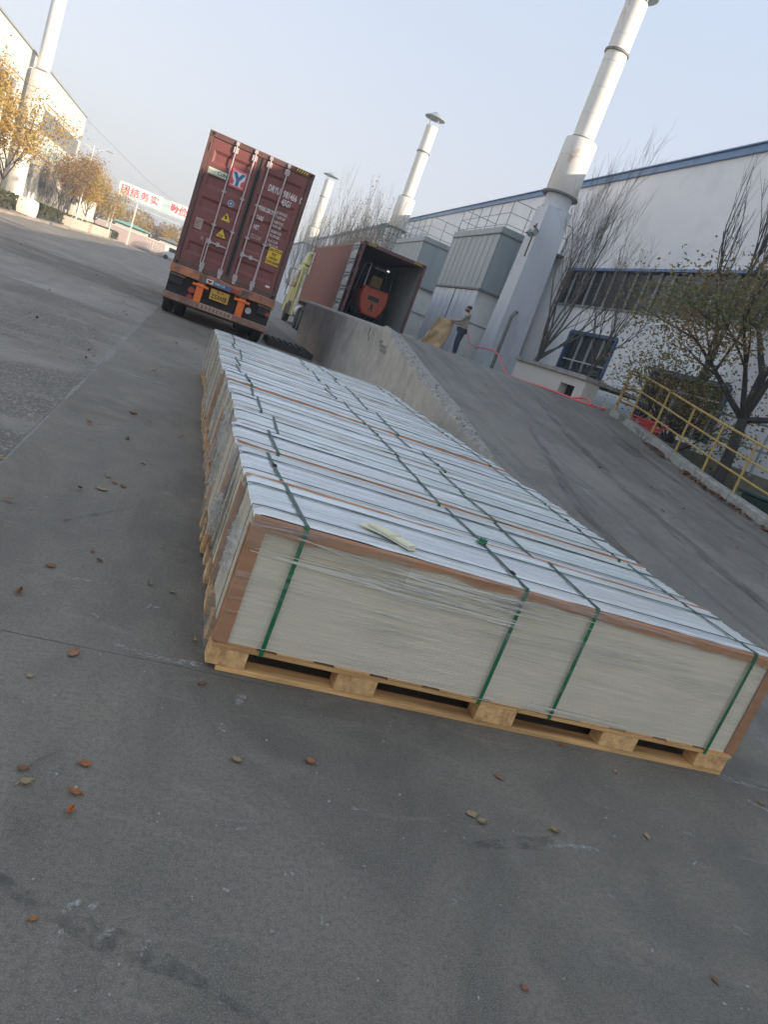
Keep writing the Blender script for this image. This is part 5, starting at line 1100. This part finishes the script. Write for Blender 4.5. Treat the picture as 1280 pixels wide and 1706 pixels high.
b = MB(); b.tube([(-16, 96.6, 11.4), (-9, 104, 8.3), (-2, 112, 6.6)], .025, 4); tag(b.build('overhead_cable', m_ring), 'thin cable running from the cream building to the sign gate', 'cable')
pw = thing('boundary_wall', (-9, 122, 0), 'low pinkish boundary wall beyond the sign gate', 'wall')
b = MB(); b.box(-16, 2, 122, 122.3, 0, 1.9); b.build('wall', simple('pinkish_wall_paint', (.52, .40, .36), .85, .08, 2, coords='World'), pw); b = MB(); b.box(-16, 2, 121.95, 122.35, 1.9, 2.05); b.build('coping', m_polewhite, pw)
fg = thing('fan_fence', (-7.4, 121, 0), 'white fan shaped fence of slats before the pinkish wall', 'fence')
for k in range(13):
    a = R(25 + 130 * k / 12); b = MB(); b.bar((-7.4 + .5 * math.cos(a), 121.4, -.2 + .5 * math.sin(a)), (-7.4 + 2.6 * math.cos(a), 121.4, -.2 + 1.9 * math.sin(a)), .14, .06); b.build('slat', m_polewhite, fg)
for (x, z, w_, lab) in ((-11.2, 2.6, 4.6, 'long shed with a teal roof beyond the boundary wall'), (-5.2, 2.5, 3.4, 'small shed with a grey roof beyond the fan fence')):
    t = thing('shed', (x, 126, 0), lab, 'shed'); b = MB(); b.box(x - w_ / 2, x + w_ / 2, 125, 128, 0, z); b.build('wall', m_plaster_w, t)
    b = MB(); b.prism([(x - w_ / 2 - .3, z + .01), (x + w_ / 2 + .3, z + .01), (x + w_ / 2 + .3, z + .18), (x, z + .5), (x - w_ / 2 - .3, z + .18)], 1, 124.6, 128.4); b.build('roof', m_teal if x < -8 else m_louver, t)
vt = thing('parked_van', (-4.3, 118, 0), 'white van parked far off beside the closed container', 'van')
b = MB(); b.prism([(-5.6, .35), (-2.9, .35), (-2.9, 1.0), (-3.3, 1.15), (-3.7, 1.85), (-5.6, 1.9)], 1, 117.2, 119); b.build('body', m_panelw, vt, bevel=.08)
b = MB(); b.prism([(-4.9, 1.2), (-3.55, 1.2), (-3.85, 1.75), (-4.9, 1.78)], 1, 117.18, 117.21); b.build('window', m_glass, vt)
for x in (-5.1, -3.4): b = MB(); b.lathe([(.15, 0), (.33, 0), (.33, .2), (.15, .2)], (x, 117.15, .33), 'Y', 18); b.build('wheel', m_tyre, vt)
for k, (x, y_, h, mt) in enumerate(((-10.6, 130, 5.8, m_leafgold), (-8.2, 134, 6.0, m_leafrust), (-6.1, 131, 5.2, m_leafgold), (-3.4, 133, 5.0, m_leafgold), (-1.2, 129, 5.2, m_leafgold), (-13.5, 127, 7.5, m_leafgold))):
    tree('autumn_tree', (x, y_, 0), ['pale golden tree behind the teal roofed shed', 'reddish tree behind the gap of the sign', 'golden bushy tree behind the fan fence', 'golden bushy tree above the white van', 'golden tree half hidden by the closed container', 'tall golden tree at the left end of the sign gate'][k], h, .10, 300 + k, fork=.2, nlimb=7, limb=.5, depth=1, up=.4, spread=(.2, .8), kids=(5, 6), leaves=(mt, 1500, .22, .3, ALL), group='autumn trees beyond the sign gate')
b = MB(); random.seed(400)
for i in range(7000):
    x = rnd(-90, 60); y_ = 190 + rnd(-6, 12); h = 6.5 + 3.2 * n3(x * .22, 0) + 2 * n3(x * .9, 3)
    c = Vector((x, y_, h * random.random() ** .6)); a = Vector((rnd(-1, 1), rnd(-.5, .5), rnd(-1, 1))).normalized(); o_ = a.orthogonal(); s_ = rnd(.25, .6); b.quad(c - a * s_, c + o_ * s_ * .6, c + a * s_, c - o_ * s_ * .6)
tl = b.build('treeline', m_leafdry, tri_fix=False); tl['kind'] = 'stuff'; tl['label'] = 'far hazy line of trees behind the factory yard'

# ------------------------------------------------------------------ bins, hose and small things by the ramp
b = MB(); b.box(10.9, 12.0, 12.2, 14.0, .02, 1.35); tag(b.build('concrete_plinth', m_plinth, bevel=.02), 'mossy square plinth beside the hall wall below the yellow railing', 'plinth')
railing('steel_railing', [(10.95, 11.2, 1.3), (10.95, 13.9, 1.3)], m_rail, 'dark grey steel railing on the plinth by the hall wall', 1.0, (1., .5), .025, [(10.95, 11.2, 1.3), (10.95, 12.1, 1.3), (10.95, 13, 1.3), (10.95, 13.9, 1.3)])
bn = thing('rubbish_bin', (10.6, 10.6, .02), 'dark green rubbish bin on the planting bed below the yellow railing', 'bin')
b = MB(); b.add([(10.6 + sx * q, 10.6 + sy * q * 1.1, z) for z, q in ((.03, .40), (.98, .50)) for sx, sy in ((-1, -1), (1, -1), (1, 1), (-1, 1))], [(3, 2, 1, 0), (4, 5, 6, 7)] + [(k, (k + 1) % 4, (k + 1) % 4 + 4, k + 4) for k in range(4)]); b.build('body', m_bin, bn, bevel=.03)
b = MB(); b.box(10.05, 11.15, 10.0, 11.2, .985, 1.05); b.build('lid', m_bin, bn, bevel=.02)
pts = [(9.36, 26.2, 2.5), (9.35, 26.05, 2.44), (9.3, 25.22, 2.1), (9.25, 24.4, 2.0), (9.22, 23.6, 2.03), (9.2, 22.7, 2.05), (9.17, 22, 1.95), (9.15, 21.5, 1.75), (9.12, 21.0, 1.55), (9.1, 20.4, 1.485), (9.12, 19.5, 1.485), (9.05, 18.6, 1.485), (9.12, 17.6, 1.485), (9.05, 16.6, 1.485), (9.1, 15.9, 1.6), (9.0, 15.4, 1.5), (8.85, 15.6, 1.485), (8.95, 16.5, 1.49), (9.0, 17.5, 1.5), (8.95, 18.4, 1.49), (9.1, 18.9, 1.5), (9.15, 17.8, 1.51), (9.1, 16.8, 1.5), (9.0, 15.9, 1.49), (9.15, 15.2, 1.52), (9.4, 14.9, 1.55)]
def smooth_path(p, k=4):
    p = [Vector(q) for q in p]; out = []
    for i in range(len(p) - 1):
        a, b_, c, d = p[max(i - 1, 0)], p[i], p[i + 1], p[min(i + 2, len(p) - 1)]
        for j in range(k):
            t = j / k; out.append(.5 * ((2 * b_) + (c - a) * t + (2 * a - 5 * b_ + 4 * c - d) * t * t + (3 * b_ - a - 3 * c + d) * t ** 3))
    return out + [p[-1]]
b = MB(); b.tube(smooth_path(pts), .022, 6); tag(b.build('hose', m_hose, smooth=True), 'coral red hose running from the dust collector along the ramp top', 'hose')
random.seed(21); b = MB()
cp = [(9.85 + rnd(-.3, .3), 14.35 + .5 * math.sin(k * 1.9) * rnd(.5, 1.1), 1.36 + .30 * random.random() ** 1.3) for k in range(60)]
b.tube(smooth_path(cp, 4), .014, 5); tag(b.build('hose_coil', m_hose, smooth=True), 'tangled heap of coral red hose behind the top of the yellow railing', 'hose')
b = MB(); b.box(9.5, 10.3, 13.7, 15.0, .02, 1.33); tag(b.build('hose_stand', m_plinth, bevel=.02), 'mossy concrete block carrying the tangled hose heap', 'plinth')
ct = thing('timber_rack', (2.75, 20.6, 0), 'dark old timber pallet lying on the ground beside the retaining wall', 'pallet')
for k in range(7): b = MB(); b.obox((2.2 + .17 * k, 20.7, .17), (.10, 1.5, .03)); b.build('slat', m_darktimber, ct)
for yy in (20.0, 20.7, 21.4): b = MB(); b.box(2.1, 3.35, yy - .05, yy + .05, 0, .155); b.build('bearer', m_darktimber, ct)

# fallen leaves, twigs
def dead_leaf(x, y, size, rot, mat, label, curl=.35, z=0., asp=.36):
    b = MB(); n = 8; rows = []
    def f(u, v):
        w_ = math.sin(math.pi * min(max(u, .02), 1)) ** .8 * asp * (1 - .25 * u) * (1 + .25 * n3(u * 7 + x * 13, y * 17, 2)); lx_ = (u - .5) * size; ly = (v - .5) * 2 * w_ * size
        zz = .004 + curl * size * (abs(v - .5) * 1.1) ** 1.5 * .9 + curl * size * .35 * (u - .5) ** 2 * 2 + size * .05 * n3(u * 4 + x * 31, v * 4, y)
        return (x + lx_ * math.cos(rot) - ly * math.sin(rot), y + lx_ * math.sin(rot) + ly * math.cos(rot), z + zz)
    b.grid(n, 6, f); a = f(0, .5); b.tube([a, (a[0] - size * .22 * math.cos(rot + .3), a[1] - size * .22 * math.sin(rot + .3), z + .004)], [.0016, .0012], 4)
    return tag(b.build('fallen_leaf', mat, smooth=True, solid=.0008), label, 'leaf', 'fallen leaves on the concrete')
random.seed(8)
LV = [(-.29, 2.77, .06, m_leafbrown, 'brown leaf alone near the left picture edge, level with the front pallet'), (-.04, 2.41, .085, m_leafbrown, 'largest pale brown leaf on the concrete left of the front pallet corner'),
      (.08, 1.84, .05, m_leaforange, 'bright orange curled leaf right of the small twig'), (.07, 1.72, .048, m_leaforange, 'upper of two orange leaves lying one below the other'), (.07, 1.65, .045, m_leaforange, 'lower of two orange leaves lying one below the other'),
      (-.10, 3.34, .05, m_leafbrown, 'pinkish brown leaf above a smaller one beside the second pallet'), (-.06, 3.24, .042, m_leafbrown, 'small brown leaf just below the pinkish one'), (-.23, 3.07, .06, m_leafbrown, 'reddish brown leaf beside a pale scrap near the left picture edge'),
      (-.05, 1.73, .05, m_leaftan, 'tan crinkled leaf below the twig'), (-.14, 2.22, .035, m_leaftan, 'tiny yellowish leaf below the largest brown leaf'), (-.07, 1.78, .035, m_leafbrown, 'small brown leaf at the lower tip of the twig'),
      (.40, 2.38, .045, m_leafbrown, 'small brown leaf at the bottom left corner of the front pallet'), (.51, 1.97, .055, m_leaftan, 'tan leaf below the left gap of the front pallet'), (.76, 2.03, .052, m_leafbrown, 'brown leaf below the second block of the front pallet'),
      (1.52, 2.14, .05, m_leafbrown, 'brown leaf standing on edge below the third block of the front pallet'), (1.98, 2.47, .04, m_leaforange, 'reddish leaf touching the foot of the front pallet'), (2.18, 2.34, .035, m_leaftan, 'small tan leaf below the fourth gap of the front pallet'),
      (1.63, 1.88, .055, m_leaftan, 'thin tan leaf alone right of the paired leaves'), (2.07, 1.94, .05, m_leaftan, 'rounded tan leaf farthest right on the open concrete'), (1.31, 1.90, .062, m_leaftan, 'upper leaf of the pair lying tip to tip'), (1.335, 1.865, .055, m_leaftan, 'lower leaf of the pair lying tip to tip'),
      (1.89, 1.33, .04, m_leafbrown, 'dark brown leaf near the bottom right picture corner'), (.37, 2.70, .05, m_leaftan, 'pale curled leaf in the shade of the front pallet side'), (.17, 3.12, .05, m_leaftan, 'greyish curled leaf left of the second pallet'), (.27, 3.10, .045, m_leaftan, 'greyish leaf standing up close to the second pallet'),
      (-.17, 4.25, .09, m_leaftan, 'long pale split leaf beside the fifth pallet'), (-.07, 4.42, .07, m_leafbrown, 'orange brown leaf left of the fifth pallet'), (0, 5.05, .075, m_leaftan, 'pale leaf left of the sixth pallet'), (-.15, 5.58, .08, m_leafbrown, 'dark curled leaf left of the seventh pallet'), (-.12, 4.43, .05, m_leaforange, 'tiny orange leaf next to the orange brown one'),
      (-.72, 4.3, .075, m_leafgold, 'yellow leaf on the rough slab at the left picture edge'), (-.17, 4.52, .05, m_leaftan, 'small pale leaf above the long split leaf'), (-.19, 6.48, .09, m_leafbrown, 'brown leaf near the crossing of the slab joints'), (.05, 1.32, .03, m_leaforange, 'small orange leaf by the bottom left picture corner'), (1.21, 1.25, .03, m_leafbrown, 'small brown scrap of leaf at the bottom of the picture'), (2.97, 2.31, .05, m_leaftan, 'tan leaf right of the front pallet end')]
for x, y_, s_, mt, lab in LV: dead_leaf(x, y_, s_ * .72, rnd(0, 6.3), mt, lab, rnd(.08, .75), asp=rnd(.26, .46))
b = MB(); b.tube([(-.065, 1.785, .004), (-.045, 1.82, .008), (-.02, 1.845, .01), (.012, 1.885, .006)], [.0022, .002, .0016, .001], 5); tag(b.build('twig', m_twigpale, smooth=True), 'thin pale twig lying on the concrete at the lower left', 'twig')
b = MB(); random.seed(90)
for i in range(420):
    y_ = 1.0 + 11 * random.random() ** 1.7; x = rnd(-.6, 3.2) if y_ < 2.4 else rnd(-3.2, .34)
    s_ = rnd(.002, .006) * (1 + .12 * y_); c = Vector((x, y_, s_ * .3)); b.obox(c, (s_ * rnd(.6, 2), s_, s_ * .6), Matrix.Rotation(rnd(0, 6), 3, 'Z'))
gr = b.build('grit', m_kerb); gr['kind'] = 'stuff'; gr['label'] = 'loose pale grit and crumbs scattered on the concrete'
b = MB()
for i in range(160):
    y_ = 3 + 25 * random.random() ** 1.3; x = rnd(-5, .3); s_ = rnd(.02, .045); a = rnd(0, 6.3); u = Vector((math.cos(a), math.sin(a), rnd(-.2, .6))) * s_; v_ = Vector((-math.sin(a), math.cos(a), rnd(-.4, .4))) * s_ * .45; c = Vector((x, y_, .02)); b.quad(c - u, c - v_, c + u, c + v_)
for i in range(60):
    y_ = rnd(4, 13); x = rnd(5.5, 9.1); s_ = rnd(.02, .045); a = rnd(0, 6.3); u = Vector((math.cos(a), math.sin(a), rnd(-.2, .6))) * s_; v_ = Vector((-math.sin(a), math.cos(a), rnd(-.4, .4))) * s_ * .45; c = Vector((x, y_, rz(y_) + .02)); b.quad(c - u, c - v_, c + u, c + v_)
lf = b.build('leaf_scatter', m_leafbrown); lf['kind'] = 'stuff'; lf['label'] = 'thin scatter of dead leaves over the yard and ramp'

# worn marks on the paving: thin sheets a few millimetres proud
def patch(name, path, w_, mat, z=.004, zf=None, parent=None, jag=.4):
    pts = smooth_path([(x, y, 0) for x, y in path], 6); b = MB(); vs = []; n = len(pts)
    for i, p in enumerate(pts):
        d = pts[min(i + 1, n - 1)] - pts[max(i - 1, 0)]; d = Vector((-d.y, d.x, 0)).normalized() if d.length > 1e-6 else Vector((1, 0, 0)); k = math.sin(math.pi * (i + .35) / (n + .0)) ** .5 if n > 1 else 1
        h = w_ / 2 * k * (1 + jag * n3(p.x * 9, p.y * 9, 1) * 2)
        for s_ in (-1, -.33, .33, 1):
            q = p + d * h * s_; vs.append((q.x, q.y, (zf(q.y) if zf else 0) + z))
    b.add(vs, [(i * 4 + k, i * 4 + k + 1, i * 4 + 5 + k, i * 4 + 4 + k) for i in range(n - 1) for k in range(3)]); return b.build(name, mat, parent or ground)
random.seed(55)
patch('paving_crack', [(-.10, 1.45), (.10, 1.33), (.27, 1.26), (.40, 1.20), (.55, 1.10)], .05, m_darkscuff)
patch('paving_crack', [(-.28, 3.6), (-.15, 3.82), (.06, 4.16)], .02, m_darkscuff)
patch('paving_scuff', [(1.24, 1.74), (1.44, 1.79), (1.6, 1.83)], .05, m_darkscuff); patch('paving_scuff', [(1.55, 1.80), (1.66, 1.82), (1.78, 1.815)], .03, m_scuff)
patch('paving_scuff', [(.05, 2.55), (.13, 2.52), (.27, 2.50), (.41, 2.515)], .05, m_scuff); patch('paving_scuff', [(2.45, 2.60), (2.7, 2.53), (3.14, 2.44)], .05, m_scuff)
for x, y_, l, a in ((1.14, 2.37, .07, 1.2), (2.16, 1.53, .06, -.5), (2.95, 2.29, .12, -.6), (.51, 1.67, .04, .4), (.54, 2.33, .10, 1.3), (.10, 1.28, .05, .9), (.47, 2.13, .06, 1.5), (.89, 1.83, .05, 0), (.12, 1.36, .05, .8), (.2, 1.30, .05, 1.0), (.16, 1.36, .04, .9), (.28, 1.27, .05, 1.1), (1.1, 1.5, .04, .3), (1.7, 1.6, .05, 2), (.7, 1.4, .04, 1.4), (-.1, 3.0, .09, .4), (.0, 2.7, .07, 2.2), (.2, 2.9, .06, .3), (-.05, 2.15, .05, 1.3), (1.9, 1.9, .05, .2), (2.3, 2.0, .08, -.4)):
    patch('paving_scuff', [(x - l / 2 * math.cos(a), y_ - l / 2 * math.sin(a)), (x, y_ + .003), (x + l / 2 * math.cos(a), y_ + l / 2 * math.sin(a))], l * .32, m_scuff, .0045)
patch('paving_crack', [(-.71, 7.4), (-.68, 8.3), (-.2, 8.42), (.22, 8.55)], .10, m_scuff, .0042)
patch('paving_crack', [(-.80, 17.0), (-.74, 13), (-.70, 10), (-.70, 8.5)], .09, m_scuff, .0042)
patch('tyre_mark', [(5.35, 10.6), (5.02, 9.1), (4.53, 7.27), (4.48, 6.31), (4.52, 5.4), (4.7, 4.6), (4.9, 3.4)], .20, m_skid, .006, rz, ramp, .15)
patch('tyre_mark', [(5.9, 12.2), (5.6, 10.4), (5.15, 8.8), (4.95, 7.2), (5.0, 5.6), (5.2, 3.8)], .10, m_skidpale, .0065, rz, ramp, .2)
patch('tyre_mark', [(6.6, 13.2), (6.3, 10.6), (6.05, 8), (6.1, 5.5), (6.3, 3.4)], .26, m_skid, .0068, rz, ramp, .2)
patch('tyre_mark', [(7.6, 13.6), (7.5, 10.6), (7.4, 7.6), (7.3, 4)], .30, m_skidpale, .006, rz, ramp, .2)
patch('tyre_mark', [(8.3, 13.4), (8.25, 10.5), (8.2, 7)], .22, m_skid, .006, rz, ramp, .2)
patch('ramp_patch', [(8.2, 12.6), (8.05, 12.0), (8.0, 11.4)], .5, m_darkscuff, .006, rz, ramp, .5)

# thin autumn haze: one closed box of air round the camera and the yard
b = MB(); b.box(-620, 620, -620, 620, -1.2, 24); hb = b.build('haze', None)
hm = bpy.data.materials.new('haze_air'); hm.use_nodes = True; hn = hm.node_tree; hn.nodes.clear()
vo = hn.nodes.new('ShaderNodeVolumePrincipled'); vo.inputs['Color'].default_value = (.93, .94, .96, 1); vo.inputs['Density'].default_value = .0018; vo.inputs['Anisotropy'].default_value = .2
ho = hn.nodes.new('ShaderNodeOutputMaterial'); hn.links.new(vo.outputs[0], ho.inputs['Volume'])
hb.data.materials.clear(); hb.data.materials.append(hm); hb['kind'] = 'stuff'; hb['label'] = 'thin pale haze hanging over the whole yard'
